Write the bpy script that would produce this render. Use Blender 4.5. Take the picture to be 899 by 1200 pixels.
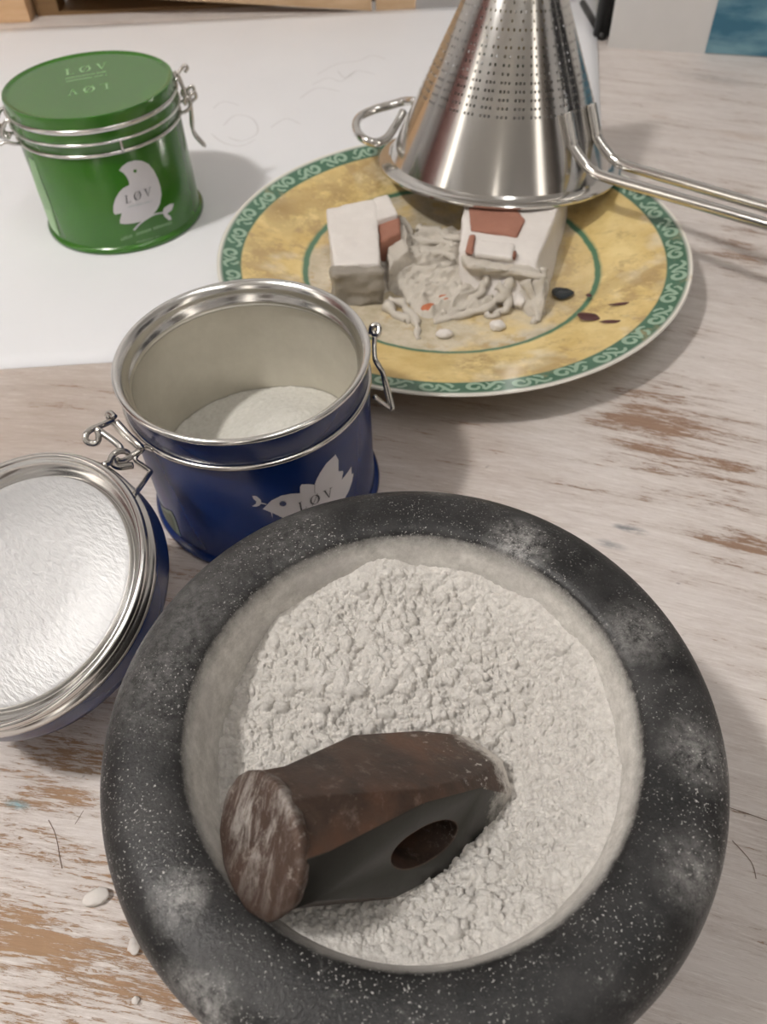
import bpy, bmesh, math, random
import numpy as np
from mathutils import Vector, Matrix, noise as mnoise
for o in list(bpy.data.objects): bpy.data.objects.remove(o, do_unlink=True)
SC = bpy.context.scene
COL = SC.collection
random.seed(7); RNG = np.random.default_rng(7)
# ---------------------------------------------------------------- camera
H = 0.27                                   # lens height over the table top, metres (all lengths below are in units of H)
F, TH, RO = 915.0, math.radians(49.75), math.radians(-2.57)
FW = np.array([0, math.cos(TH), -math.sin(TH)]); R0 = np.array([1., 0, 0]); U0 = np.cross(R0, FW)
RV = R0*math.cos(RO) + U0*math.sin(RO); UV = -R0*math.sin(RO) + U0*math.cos(RO)
CO = np.array([0, 0, 1.0])
cd = bpy.data.cameras.new('camera'); cam = bpy.data.objects.new('camera', cd); COL.objects.link(cam); SC.camera = cam
cd.sensor_fit = 'VERTICAL'; cd.sensor_height = 36.0; cd.lens = F/1200*36.0; cd.clip_start = 0.01
M = Matrix.Identity(4)
for i in range(3):
    M[i][0], M[i][1], M[i][2], M[i][3] = RV[i], UV[i], -FW[i], CO[i]*H
cam.matrix_world = M
cd.dof.use_dof = True; cd.dof.focus_distance = 0.235; cd.dof.aperture_fstop = 20.0
# ---------------------------------------------------------------- world, light, exposure
W = bpy.data.worlds.new('world'); SC.world = W; W.use_nodes = True
W.node_tree.nodes['Background'].inputs[0].default_value = (.9, .92, 1, 1)
W.node_tree.nodes['Background'].inputs[1].default_value = .3
SC.view_settings.view_transform = 'Standard'; SC.view_settings.look = 'None'
SC.view_settings.gamma = 1.0; SC.view_settings.use_curve_mapping = False
SC.view_settings.exposure = 0.0
LAMP = (-2.5, .1, 4.6)                     # found from the shadows of the two tins
KEY_W, CEIL_W = 37.0, 2.4

# ---------------------------------------------------------------- helpers: pixels and positions (pixels of the 899 x 1200 frame)
def ray(p): return (p[0]-449.5)/F*RV + (600-p[1])/F*UV + FW
def at(p, z):
    d = ray(p); return CO + d*((z-1)/d[2])
def on_cyl(p, c, r):                       # first hit of a vertical cylinder -> (azimuth, z)
    d = ray(p); ox, oy = -c[0], -c[1]
    a = d[0]**2+d[1]**2; b = ox*d[0]+oy*d[1]; q = ox*ox+oy*oy-r*r; D = max(b*b-a*q, 0)
    t = (-b-math.sqrt(D))/a; P = CO+d*t
    return math.atan2(P[1]-c[1], P[0]-c[0]), P[2]
def wv(p): return Vector((p[0]*H, p[1]*H, p[2]*H))

# ---------------------------------------------------------------- helpers: meshes
class MB:
    def __init__(s): s.v, s.f = [], []
    def add(s, V, Fs):
        n = len(s.v); s.v += [tuple(x) for x in V]; s.f += [tuple(i+n for i in q) for q in Fs]; return s
    def box(s, lo, hi, rot=None, org=(0, 0, 0)):
        V = [np.array((x, y, z), float) for x in (lo[0], hi[0]) for y in (lo[1], hi[1]) for z in (lo[2], hi[2])]
        if rot is not None: V = [np.array(rot@Vector(p)) for p in V]
        V = [p+np.array(org) for p in V]
        return s.add(V, [(0, 1, 3, 2), (4, 6, 7, 5), (0, 4, 5, 1), (2, 3, 7, 6), (0, 2, 6, 4), (1, 5, 7, 3)])
    def lathe(s, prof, c=(0, 0, 0), n=96, close=False):
        V = []; Fs = []; m = len(prof)
        for i in range(n):
            a = 2*math.pi*i/n
            for r, z in prof: V.append((c[0]+r*math.cos(a), c[1]+r*math.sin(a), c[2]+z))
        for i in range(n):
            j = (i+1) % n
            for k in range(m-1 if not close else m):
                l = (k+1) % m
                Fs.append((i*m+k, j*m+k, j*m+l, i*m+l))
        return s.add(V, Fs)
    def tube(s, pts, r, n=8, closed=False):
        P = [np.array(p, float) for p in pts]; m = len(P)
        T = []
        for i in range(m):
            a = P[(i-1) % m] if (closed or i > 0) else P[i]; b = P[(i+1) % m] if (closed or i < m-1) else P[i]
            t = b-a; T.append(t/(np.linalg.norm(t)+1e-12))
        up = np.array([0, 0, 1.]) if abs(T[0][2]) < .9 else np.array([1., 0, 0])
        N = np.cross(T[0], up); N /= np.linalg.norm(N); V = []
        for i in range(m):
            N = N-T[i]*(N@T[i]); N /= np.linalg.norm(N)+1e-12; B = np.cross(T[i], N)
            rr = r[i] if hasattr(r, '__len__') else r
            for k in range(n):
                a = 2*math.pi*k/n; V.append(P[i]+rr*(math.cos(a)*N+math.sin(a)*B))
        Fs = []
        for i in range(m if closed else m-1):
            j = (i+1) % m
            for k in range(n):
                l = (k+1) % n; Fs.append((i*n+k, i*n+l, j*n+l, j*n+k))
        if not closed: Fs += [tuple(range(n))[::-1], tuple((m-1)*n+k for k in range(n))]
        return s.add(V, Fs)
    def build(s, name, mat, parent=None, org=(0, 0, 0), smooth=True, scale=None, clean=True, sharp=None):
        k = H if scale is None else scale
        me = bpy.data.meshes.new(name)
        O = np.array(org, float)
        me.from_pydata([tuple((np.array(p)-O)*k) for p in s.v], [], s.f)
        if clean:
            bm = bmesh.new(); bm.from_mesh(me); bmesh.ops.remove_doubles(bm, verts=bm.verts, dist=1e-6)
            bmesh.ops.recalc_face_normals(bm, faces=bm.faces); bm.to_mesh(me); bm.free()
        me.materials.append(mat)
        me.polygons.foreach_set('use_smooth', [smooth]*len(me.polygons))
        if smooth and sharp: me.set_sharp_from_angle(angle=math.radians(sharp))
        o = bpy.data.objects.new(name, me); COL.objects.link(o)
        if parent is not None:
            o.parent = parent
            o.location = Vector(O*H) - parent_world(parent)
        else: o.location = Vector(O*H)
        return o
def parent_world(p):
    v = Vector(p.location); q = p.parent
    while q is not None: v += q.location; q = q.parent
    return v
def thing(name, label, cat, loc, group=None):
    o = bpy.data.objects.new(name, None); COL.objects.link(o); o.empty_display_size = .02
    o.location = wv(loc); return tag(o, label, cat, group)
def tag(o, label, cat, group=None, kind=None):
    o['label'] = label; o['category'] = cat
    if group: o['group'] = group
    if kind: o['kind'] = kind
    return o
def struct(o): o['kind'] = 'structure'; return o
def cr(pts, n=6, closed=False):            # Catmull-Rom
    P = [np.array(p, float) for p in pts]; m = len(P); out = []
    for i in range(m if closed else m-1):
        p0 = P[(i-1) % m] if (closed or i > 0) else P[i]; p1 = P[i]; p2 = P[(i+1) % m]; p3 = P[(i+2) % m] if (closed or i < m-2) else p2
        for k in range(n):
            t = k/n; out.append(.5*((2*p1)+(-p0+p2)*t+(2*p0-5*p1+4*p2-p3)*t*t+(-p0+3*p1-3*p2+p3)*t**3))
    if not closed: out.append(P[-1])
    return out

# ---------------------------------------------------------------- helpers: materials
class NT:
    def __init__(s, name):
        s.m = bpy.data.materials.new(name); s.m.use_nodes = True; s.t = s.m.node_tree
        s.b = s.t.nodes['Principled BSDF']; s.tc = s.t.nodes.new('ShaderNodeTexCoord'); s.co = s.tc.outputs['Object']
    def n(s, typ, **kw):
        x = s.t.nodes.new(typ)
        for k, v in kw.items(): setattr(x, k, v)
        return x
    def put(s, sock, v):
        if v is None: return
        if hasattr(v, 'is_linked') or isinstance(v, bpy.types.NodeSocket): s.t.links.new(v, sock)
        else:
            if isinstance(v, tuple) and len(v) == 3 and sock.type == 'RGBA': v = v+(1,)
            sock.default_value = v
    def mapping(s, scale=(1, 1, 1), rot=(0, 0, 0), loc=(0, 0, 0), vec=None):
        x = s.n('ShaderNodeMapping'); s.put(x.inputs['Vector'], vec or s.co)
        x.inputs['Scale'].default_value = scale; x.inputs['Rotation'].default_value = rot; x.inputs['Location'].default_value = loc
        return x.outputs[0]
    def noise(s, scale, detail=4, rough=.55, vec=None, dist=0, col=False):
        x = s.n('ShaderNodeTexNoise'); s.put(x.inputs['Vector'], vec or s.co)
        x.inputs['Scale'].default_value = scale; x.inputs['Detail'].default_value = detail; x.inputs['Roughness'].default_value = rough; x.inputs['Distortion'].default_value = dist
        return x.outputs['Color' if col else 'Fac']
    def voro(s, scale, vec=None, feat='F1', rand=1):
        x = s.n('ShaderNodeTexVoronoi', feature=feat); s.put(x.inputs['Vector'], vec or s.co); x.inputs['Scale'].default_value = scale
        x.inputs['Randomness'].default_value = rand
        return x.outputs['Distance']
    def ramp(s, fac, stops, interp='LINEAR'):
        x = s.n('ShaderNodeValToRGB'); s.put(x.inputs[0], fac); e = x.color_ramp.elements; x.color_ramp.interpolation = interp
        while len(e) < len(stops): e.new(.5)
        for el, (p, c) in zip(e, stops):
            el.position = p; el.color = (c, c, c, 1) if not isinstance(c, tuple) else (c+(1,) if len(c) == 3 else c)
        return x.outputs[0]
    def mix(s, fac, a, b, mode='MIX'):
        x = s.n('ShaderNodeMix', data_type='RGBA', blend_type=mode); s.put(x.inputs[0], fac); s.put(x.inputs[6], a); s.put(x.inputs[7], b)
        return x.outputs[2]
    def math(s, op, a, b=None, clamp=False):
        x = s.n('ShaderNodeMath', operation=op, use_clamp=clamp); s.put(x.inputs[0], a); s.put(x.inputs[1], b); return x.outputs[0]
    def spot(s, p, r, soft=.5, vec=None):   # 1 inside a ball of radius r round p (metres, object space), 0 outside
        x = s.n('ShaderNodeVectorMath', operation='DISTANCE'); s.put(x.inputs[0], vec or s.co); x.inputs[1].default_value = p
        return s.ramp(s.math('DIVIDE', x.outputs['Value'], r*2), [(.5*(1-soft), 1.0), (.5, 0.0)])
    def radius(s):
        x = s.n('ShaderNodeVectorMath', operation='MULTIPLY'); s.put(x.inputs[0], s.co); x.inputs[1].default_value = (1, 1, 0)
        y = s.n('ShaderNodeVectorMath', operation='LENGTH'); s.put(y.inputs[0], x.outputs[0]); return y.outputs['Value']
    def axis(s, k):
        x = s.n('ShaderNodeSeparateXYZ'); s.put(x.inputs[0], s.co); return x.outputs[k]
    def done(s, col, rough=.5, metal=0., bump=None, bs=.3, bd=.001, **kw):
        s.put(s.b.inputs['Base Color'], col); s.put(s.b.inputs['Roughness'], rough); s.put(s.b.inputs['Metallic'], metal)
        for k, v in kw.items(): s.put(s.b.inputs[k], v)
        if bump is not None:
            x = s.n('ShaderNodeBump'); x.inputs['Strength'].default_value = bs; x.inputs['Distance'].default_value = bd
            s.put(x.inputs['Height'], bump); s.t.links.new(x.outputs[0], s.b.inputs['Normal'])
        return s.m
def plain(name, col, rough=.5, metal=0., var=.08, sc=60, **kw):
    n = NT(name); f = n.noise(sc, 3)
    return n.done(n.mix(f, tuple(c*(1-var) for c in col), tuple(min(1, c*(1+var)) for c in col)), rough, metal, **kw)

# grain of the table, measured on the photograph
GA = math.radians(-20)
def m_table():
    n = NT('worn_painted_wood')
    sx_ = n.axis(0); sy_ = n.axis(1)                                 # the grain bends slightly: measured on the photograph
    vv = n.math('ADD', sy_, n.math('ADD', n.math('MULTIPLY', sx_, .277), n.math('MULTIPLY', n.math('MULTIPLY', sx_, sx_), .103/H)))
    cx_ = n.n('ShaderNodeCombineXYZ'); n.put(cx_.inputs[0], sx_); n.put(cx_.inputs[1], vv); g = cx_.outputs[0]
    gw = lambda q: Vector((q[0], q[1]+.277*q[0]+.103/H*q[0]*q[0], 0))
    st = n.mapping(scale=(1, 7, 1), vec=g)
    fine = n.mapping(scale=(1, 16, 1), vec=g)
    a = n.noise(15, 9, .66, st, .5); b = n.noise(60, 8, .78, fine, .3); c = n.noise(120, 9, .85, st, .8)
    wear = n.math('ADD', n.math('ADD', n.math('MULTIPLY', a, .36), n.math('MULTIPLY', b, .28)), n.math('MULTIPLY', c, .36))
    w = None
    for px, r, k in (((20, 1090), .05, .072), ((190, 1160), .05, .068), ((60, 880), .035, .085), ((800, 515), .055, .072), ((740, 480), .035, .06), ((870, 300), .040, .065), ((870, 640), .035, .06), ((160, 690), .05, .045), ((500, 480), .07, .03)):
        v_ = n.math('MULTIPLY', n.spot(tuple(wv(at(px, 0))), r, 1.), k); w = v_ if w is None else n.math('ADD', w, v_)
    f = n.math('ADD', wear, w)
    mask = n.ramp(f, [(.566, 0.), (.578, 1.)])
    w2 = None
    for px, r, k in (((60, 490), .11, .15), ((480, 520), .10, .09), ((170, 690), .05, .04)):  # shade below the plate and beside the lid painted in; left spot is dirt
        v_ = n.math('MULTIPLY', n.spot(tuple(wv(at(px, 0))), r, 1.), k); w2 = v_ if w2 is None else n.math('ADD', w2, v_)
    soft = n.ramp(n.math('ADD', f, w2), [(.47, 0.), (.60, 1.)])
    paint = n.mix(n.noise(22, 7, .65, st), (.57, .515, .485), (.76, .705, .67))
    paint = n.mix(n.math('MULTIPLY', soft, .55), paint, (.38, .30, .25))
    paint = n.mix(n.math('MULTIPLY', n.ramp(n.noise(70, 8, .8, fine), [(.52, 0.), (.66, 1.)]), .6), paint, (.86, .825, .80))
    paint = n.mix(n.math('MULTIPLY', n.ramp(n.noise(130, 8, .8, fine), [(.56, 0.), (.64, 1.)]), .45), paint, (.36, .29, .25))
    for px, r, k in (((60, 490), .085, .75), ((500, 500), .07, .45), ((190, 700), .04, .5)):  # left spot is grime; the other two paint in shade by plate and lid
        grime_shade = n.math('MULTIPLY', n.spot(tuple(wv(at(px, 0))), r, 1.), n.ramp(n.noise(24, 7, .7, st), [(.3, .25), (.62, 1.)]))
        paint = n.mix(n.math('MULTIPLY', grime_shade, k), paint, (.36, .285, .23))
    near = n.spot(tuple(wv(at((40, 1100), 0))), .16, 1.)
    wood = n.mix(n.noise(60, 7, .75, fine), (.17, .095, .065), (.40, .27, .19))
    wood = n.mix(n.math('MULTIPLY', near, .8), wood, n.mix(n.noise(60, 7, .75, fine), (.24, .125, .06), (.50, .33, .19)))
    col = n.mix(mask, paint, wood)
    # dark specks and a few ink or paint stains
    sp = n.ramp(n.noise(210, 2, .5), [(.73, 0.), (.78, 1.)])
    col = n.mix(n.math('MULTIPLY', sp, .5), col, (.12, .09, .08))
    for px, r, c_, k in (((20, 943), .0035, (.12, .35, .42), .8), ((740, 620), .005, (.1, .11, .13), .8), ((715, 638), .005, (.1, .11, .13), .7), ((728, 618), .003, (.1, .11, .13), .7), ((840, 92), .024, (.25, .22, .2), .55), ((780, 118), .012, (.36, .31, .28), .4), ((868, 224), .01, (.25, .16, .1), .6), ((778, 178), .012, (.42, .36, .34), .5), ((872, 160), .016, (.4, .27, .18), .5), ((773, 137), .006, (.38, .24, .16), .6)):
        q = wv(at(px, 0)); mk = n.mapping(scale=(1, 2.6, 1), vec=g)
        ql = gw(q); ql = Vector((ql.x, ql.y*2.6, 0))
        s_ = n.math('MULTIPLY', n.spot(tuple(ql), r*1.6, 1., mk), n.ramp(n.noise(160, 4, .7, mk), [(.36, 0.), (.5, 1.)]))
        col = n.mix(n.math('MULTIPLY', s_, k, True), col, c_)
    bmp = n.math('ADD', n.math('MULTIPLY', mask, -.5), n.math('MULTIPLY', b, .6))
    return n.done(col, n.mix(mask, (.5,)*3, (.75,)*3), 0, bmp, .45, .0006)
def m_stone():
    n = NT('dusty_dark_stone')
    base = n.mix(n.noise(60, 7, .7), (.005, .0049, .0052), (.022, .0213, .0216))
    haze = n.ramp(n.noise(34, 9, .75, None, .25), [(.46, 0.), (.74, 1.)])
    col = n.mix(n.math('MULTIPLY', haze, .17), base, (.24, .235, .23))
    sm = n.ramp(n.noise(95, 10, .86, None, .5), [(.56, 0.), (.68, 1.)])
    col = n.mix(n.math('MULTIPLY', sm, .20), col, (.40, .39, .375))
    zone = n.ramp(n.noise(24, 4, .6), [(.40, .05), (.60, 1.)])
    sp1 = n.ramp(n.noise(1500, 2, .5), [(.635, 0.), (.69, 1.)])
    col = n.mix(n.math('MULTIPLY', n.math('MULTIPLY', sp1, zone), .75), col, (.58, .565, .54))
    sp2 = n.ramp(n.noise(560, 4, .65, None, 1.), [(.68, 0.), (.72, 1.)])
    col = n.mix(n.math('MULTIPLY', n.math('MULTIPLY', sp2, zone), .85), col, (.66, .64, .61))
    for px, r, k in (((210, 1056), .0055, .6), ((222, 1045), .004, .5), ((606, 642), .008, .9), ((745, 745), .008, .6), ((822, 885), .008, .6), ((822, 1030), .008, .45), ((236, 1184), .006, .8), ((205, 1160), .005, .6), ((180, 790), .018, .25), ((330, 640), .014, .2), ((225, 705), .012, .2)):
        q = at(px, .305); p = tuple((wv(q)-wv((MC[0], MC[1], 0))))
        wob = n.mapping(); 
        s_ = n.math('MULTIPLY', n.spot(p, r*1.5, 1.), n.ramp(n.noise(300, 9, .85, None, .3), [(.40, 0.), (.62, 1.)]))
        col = n.mix(n.math('MULTIPLY', s_, k), col, (.46, .45, .435))
    # caked powder on the bowl wall inside
    rad = n.math('ADD', n.radius(), n.math('MULTIPLY', n.math('SUBTRACT', n.noise(300, 7, .8), .5), .0020))
    ins = n.ramp(n.math('DIVIDE', rad, H), [(MRI-.0022, 1.), (MRI-.0006, 0.)])
    dust = n.mix(n.ramp(n.noise(200, 7, .8), [(.3, 0.), (.65, 1.)]), (.42, .40, .365), (.72, .695, .65))
    dust = n.mix(n.ramp(n.noise(26, 4, .6), [(.45, 0.), (.65, .6)]), dust, (.46, .44, .42))
    col = n.mix(ins, col, dust)
    bmp = n.math('ADD', n.noise(1100, 3, .6), n.math('MULTIPLY', n.noise(120, 5, .6), 1.2))
    return n.done(col, n.mix(n.math('MAXIMUM', ins, n.math('MULTIPLY', haze, .5)), (.40,)*3, (.9,)*3), 0, bmp, .35, .0005, **{'Specular IOR Level': .28})
def m_powder(name, a=(.65, .615, .57), b=(.87, .835, .785)):
    n = NT(name); f = n.noise(420, 5, .75)
    col = n.mix(n.ramp(f, [(.3, 0.), (.62, 1.)]), a, b)
    return n.done(col, .95, 0, n.math('ADD', n.noise(2200, 4, .75), n.noise(700, 4, .7)), .8, .0008)
def m_hammer():
    n = NT('rusty_forged_steel')
    r = n.noise(70, 8, .72, None, .5)
    col = n.mix(n.ramp(r, [(.3, 0.), (.7, 1.)]), (.020, .013, .010), (.092, .056, .040))
    sc = n.ramp(n.noise(230, 6, .8), [(.56, 0.), (.7, 1.)])
    col = n.mix(n.math('MULTIPLY', sc, .38), col, (.30, .24, .20))
    rust = n.ramp(n.noise(38, 4, .6), [(.55, 0.), (.72, 1.)])
    col = n.mix(n.math('MULTIPLY', rust, .45), col, (.17, .068, .03))
    x = n.axis(0)
    end = n.ramp(n.math('ADD', n.math('DIVIDE', x, H*HL), n.math('MULTIPLY', n.math('SUBTRACT', n.noise(110, 6, .8), .5), .34)), [(.89, 0.), (.97, 1.)])
    col = n.mix(n.math('MULTIPLY', end, .9), col, (.70, .665, .62))
    spk = n.math('MULTIPLY', n.ramp(n.noise(380, 4, .7), [(.60, 0.), (.66, 1.)]), n.ramp(n.math('DIVIDE', x, H*HL), [(.62, 0.), (.9, 1.)]))
    col = n.mix(n.math('MULTIPLY', spk, .8), col, (.7, .67, .63))
    return n.done(col, n.mix(r, (.34,)*3, (.62,)*3), .35, n.noise(160, 6, .7), .35, .0008)
def m_hface():
    n = NT('worn_striking_face')
    r = n.noise(80, 7, .7)
    col = n.mix(r, (.028, .017, .013), (.12, .072, .052))
    lin = n.noise(70, 8, .8, n.mapping(scale=(1, 3.2, 1), rot=(.35, 0, 0)), .6)
    c = n.spot((0, .002, .004), .021, .9)
    sh = n.math('MULTIPLY', n.ramp(lin, [(.47, 0.), (.61, 1.)]), c)
    col = n.mix(n.math('MULTIPLY', sh, .85), col, (.52, .49, .455))
    col = n.mix(n.math('MULTIPLY', n.ramp(n.noise(260, 5, .75), [(.58, 0.), (.67, 1.)]), .55), col, (.42, .38, .34))
    return n.done(col, n.mix(sh, (.55,)*3, (.36,)*3), .45, n.math('ADD', lin, n.noise(220, 5, .7)), .4, .0008)
def m_plate():
    n = NT('glazed_plate')
    rr = n.math('DIVIDE', n.radius(), H)
    yel = n.mix(n.ramp(n.noise(32, 6, .65), [(.32, 0.), (.66, 1.)]), (.58, .40, .14), (.80, .63, .29))
    yel = n.mix(n.ramp(n.noise(60, 5, .7, n.mapping(scale=(1, 2.2, 1), rot=(0, 0, .5))), [(.56, 0.), (.66, .35)]), yel, (.37, .25, .11))
    yel = n.mix(n.ramp(n.noise(24, 6, .75), [(.53, 0.), (.60, .7)]), yel, (.42, .29, .13))
    yel = n.mix(n.ramp(n.noise(26, 3, .6), [(.60, 0.), (.75, .75)]), yel, (.80, .72, .52))
    for px_, r_, k_ in (((330, 247), .032, .8), ((395, 226), .030, .75), ((440, 205), .025, .6), ((300, 290), .02, .5), ((700, 330), .03, .45), ((560, 425), .03, .4), ((760, 330), .02, .5), ((400, 300), .025, .5)):
        p_ = wv(at(px_, .06))-wv((PL[0], PL[1], 0))
        yel = n.mix(n.math('MULTIPLY', n.math('MULTIPLY', n.spot(tuple(p_), r_, 1.), n.ramp(n.noise(70, 7, .75), [(.40, 0.), (.52, 1.)])), k_*1.3, True), yel, (.36, .245, .10))
    cen = n.mix(n.ramp(n.noise(40, 6, .7), [(.35, 0.), (.65, 1.)]), (.44, .37, .25), (.70, .63, .50))
    cen = n.mix(n.ramp(n.noise(70, 5, .7), [(.55, 0.), (.66, .7)]), cen, (.45, .30, .12))
    cen = n.mix(n.ramp(n.noise(20, 3, .6), [(.48, 0.), (.6, .8)]), cen, yel)
    rj = n.math('ADD', rr, n.math('MULTIPLY', n.math('SUBTRACT', n.noise(90, 3, .6), .5), .008))
    col = n.mix(n.ramp(rj, [(.313, 0.), (.316, 1.)]), cen, (.09, .19, .115))
    col = n.mix(n.ramp(rj, [(.326, 0.), (.329, 1.)]), col, yel)
    col = n.mix(n.ramp(rr, [(.454, 0.), (.457, 1.)]), col, n.mix(n.noise(70, 4, .6), (.042, .115, .070), (.09, .19, .125)))
    col = n.mix(n.ramp(rr, [(.495, 0.), (.498, 1.)]), col, (.76, .73, .66))
    dirt = n.ramp(n.noise(48, 5, .65), [(.60, 0.), (.72, .55)])
    col = n.mix(dirt, col, (.47, .35, .19))
    under = n.ramp(n.axis(2), [(.0, 0.), (1., 0.)])
    return n.done(col, .16, 0, n.noise(60, 3), .03, .001)
def m_paper():
    n = NT('white_paper'); f = n.noise(14, 3)
    return n.done(n.mix(f, (.77, .77, .79), (.83, .83, .85)), .7, 0, n.noise(300, 3), .05, .0004)
def m_lidfoil():
    n = NT('crinkled_tinplate')
    f = n.noise(420, 4, .6, n.mapping(scale=(2.0, .7, 1), rot=(0, 0, -.7)))
    return n.done(n.mix(f, (.46, .46, .465), (.62, .62, .62)), .5, .55, f, .6, .0007)
def m_wood(name, a, b, rough=.55):
    n = NT(name); v = n.mapping(scale=(1, 9, 9)); f = n.noise(14, 6, .6, v, .3)
    return n.done(n.mix(n.ramp(f, [(.3, 0.), (.7, 1.)]), a, b), rough, 0, f, .1, .001)

# ---------------------------------------------------------------- placements used by several builders
MZ = .31; MC = (.017, .336); MRI = .2165; MRO = .2985         # mortar: rim height, centre, inner and outer radius
BT = (-.1965, .924); GT = (-.612, 1.868)                       # blue and green tin axes
PL = (.172, 1.536); PR = .505; PZ = .085                       # plate
hA = at((300, 990), .345); hB = at((556, 922), .185); HL = float(np.linalg.norm(hB-hA))

# ================================================================ the room
flo, cei = -.74/H, 1.72/H
X0, X1, Y0, Y1 = -1.9/H, 1.75/H, -1.9/H, 1.35/H
mw = plain('room_wall_paint', (.74, .73, .725), .85); mc = plain('ceiling_paint', (.74, .73, .70), .9)
mfl = m_wood('floor_boards', (.16, .09, .05), (.30, .19, .11))
t = .1/H
struct(MB().box((X0-t, Y0-t, flo-t), (X1+t, Y1+t, flo)).build('floor', mfl, smooth=False))
struct(MB().box((X0-t, Y0-t, cei), (X1+t, Y1+t, cei+t)).build('ceiling', mc, smooth=False))
struct(MB().box((X0-t, Y1, flo), (X1+t, Y1+t, cei)).build('wall_back', mw, smooth=False))
struct(MB().box((X0-t, Y0-t, flo), (X1+t, Y0, cei)).build('wall_front', mw, smooth=False))
struct(MB().box((X0-t, Y0, flo), (X0, Y1, cei)).build('wall_left', mw, smooth=False))
struct(MB().box((X1, Y0, flo), (X1+t, Y1, cei)).build('wall_right', mw, smooth=False))
mdoor = m_wood('dark_door', (.035, .02, .012), (.075, .042, .025))  # unseen door, added so the sieve has something dark to reflect
d = struct(MB().box((-4.2, Y0, flo), (-2.2, Y0+.1, flo+2.0/H)).build('door_1', mdoor, org=(-3.2, Y0, flo), smooth=False))
MB().box((-2.6, Y0+.1, flo+3.7), (-2.4, Y0+.3, flo+3.85)).build('handle', plain('door_brass', (.6, .5, .3), .3, 1), d, org=(-2.5, Y0+.1, flo+3.75), smooth=False)
mgl = NT('night_glass'); mgl = mgl.done((.01, .012, .018), .05)
mfr = plain('window_white', (.75, .74, .72), .5)  # both windows are unseen, added as reflections for the sieve
wnd = struct(MB().box((X1-.12, .6, .7), (X1, 4.1, 5.0)).build('window_1', mfr, org=(X1, 2.35, .7), smooth=False))
for y0 in (.8, 2.45): MB().box((X1-.16, y0, .9), (X1-.11, y0+1.45, 4.8)).build('pane', mgl, wnd, org=(X1-.13, y0, .9), smooth=False)
wn2 = struct(MB().box((X0, -3.6, .7), (X0+.12, -.6, 5.0)).build('window_2', mfr, org=(X0, -2, .7), smooth=False))
for y0 in (-3.45, -2.02): MB().box((X0+.11, y0, .9), (X0+.16, y0+1.27, 4.8)).build('pane', mgl, wn2, org=(X0+.13, y0, .9), smooth=False)
# pendant lamp over the left end of the table (the key light) and an added, unseen ceiling batten for fill
memi = NT('lit_bulb'); e_ = memi.b; e_.inputs['Emission Color'].default_value = (1, .86, .68, 1); e_.inputs['Emission Strength'].default_value = 8; memi = memi.done((1, .95, .85), .5)
lt = thing('pendant_lamp', 'white cone pendant lamp hanging over the left end of the table', 'lamp', LAMP)
MB().lathe([(.10, .95), (.16, .9), (.62, .12), (.60, .12), (.14, .86), (.1, .9)], LAMP, 48).build('lamp_shade', plain('lamp_shade_white', (.7, .68, .64), .5), lt, org=LAMP)
MB().tube([(LAMP[0], LAMP[1], LAMP[2]+.9), (LAMP[0], LAMP[1], cei)], .02, 8).build('cord', plain('lamp_cord', (.05, .05, .05)), lt, org=LAMP)
MB().lathe([(0, .62), (.1, .6), (.19, .45), (.21, .32), (.17, .2), (.08, .14), (0, .13)], LAMP, 32).build('bulb', memi, lt, org=LAMP)
ld = bpy.data.lights.new('key', 'POINT'); ld.energy = KEY_W; ld.shadow_soft_size = .05; ld.color = (1, .97, .945)
lo_ = bpy.data.objects.new('bulb_light', ld); COL.objects.link(lo_); lo_.parent = lt; lo_.location = (0, 0, -.02)
cl = thing('added_ceiling_light', 'added long white batten on the unseen ceiling, for fill light', 'lamp', (1.2, -.6, cei))
MB().box((.95, -2.9, cei-.18), (1.45, 1.7, cei)).build('housing', mfr, cl, org=(1.2, -.6, cei), smooth=False)
mtb = NT('added_lit_tube'); mtb.b.inputs['Emission Color'].default_value = (1, .97, .93, 1); mtb.b.inputs['Emission Strength'].default_value = 12; mtb = mtb.done((1, 1, 1), .5)
MB().tube([(1.2, -2.7, cei-.28), (1.2, 1.5, cei-.28)], .07, 12).build('tube', mtb, cl, org=(1.2, -.6, cei))
la = bpy.data.lights.new('batten', 'AREA'); la.shape = 'RECTANGLE'; la.size = .12; la.size_y = 1.15; la.energy = CEIL_W; la.color = (.97, .98, 1)
lo2 = bpy.data.objects.new('added_fill_light', la); COL.objects.link(lo2); lo2.parent = cl; lo2.location = (0, 0, -.11)

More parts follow.
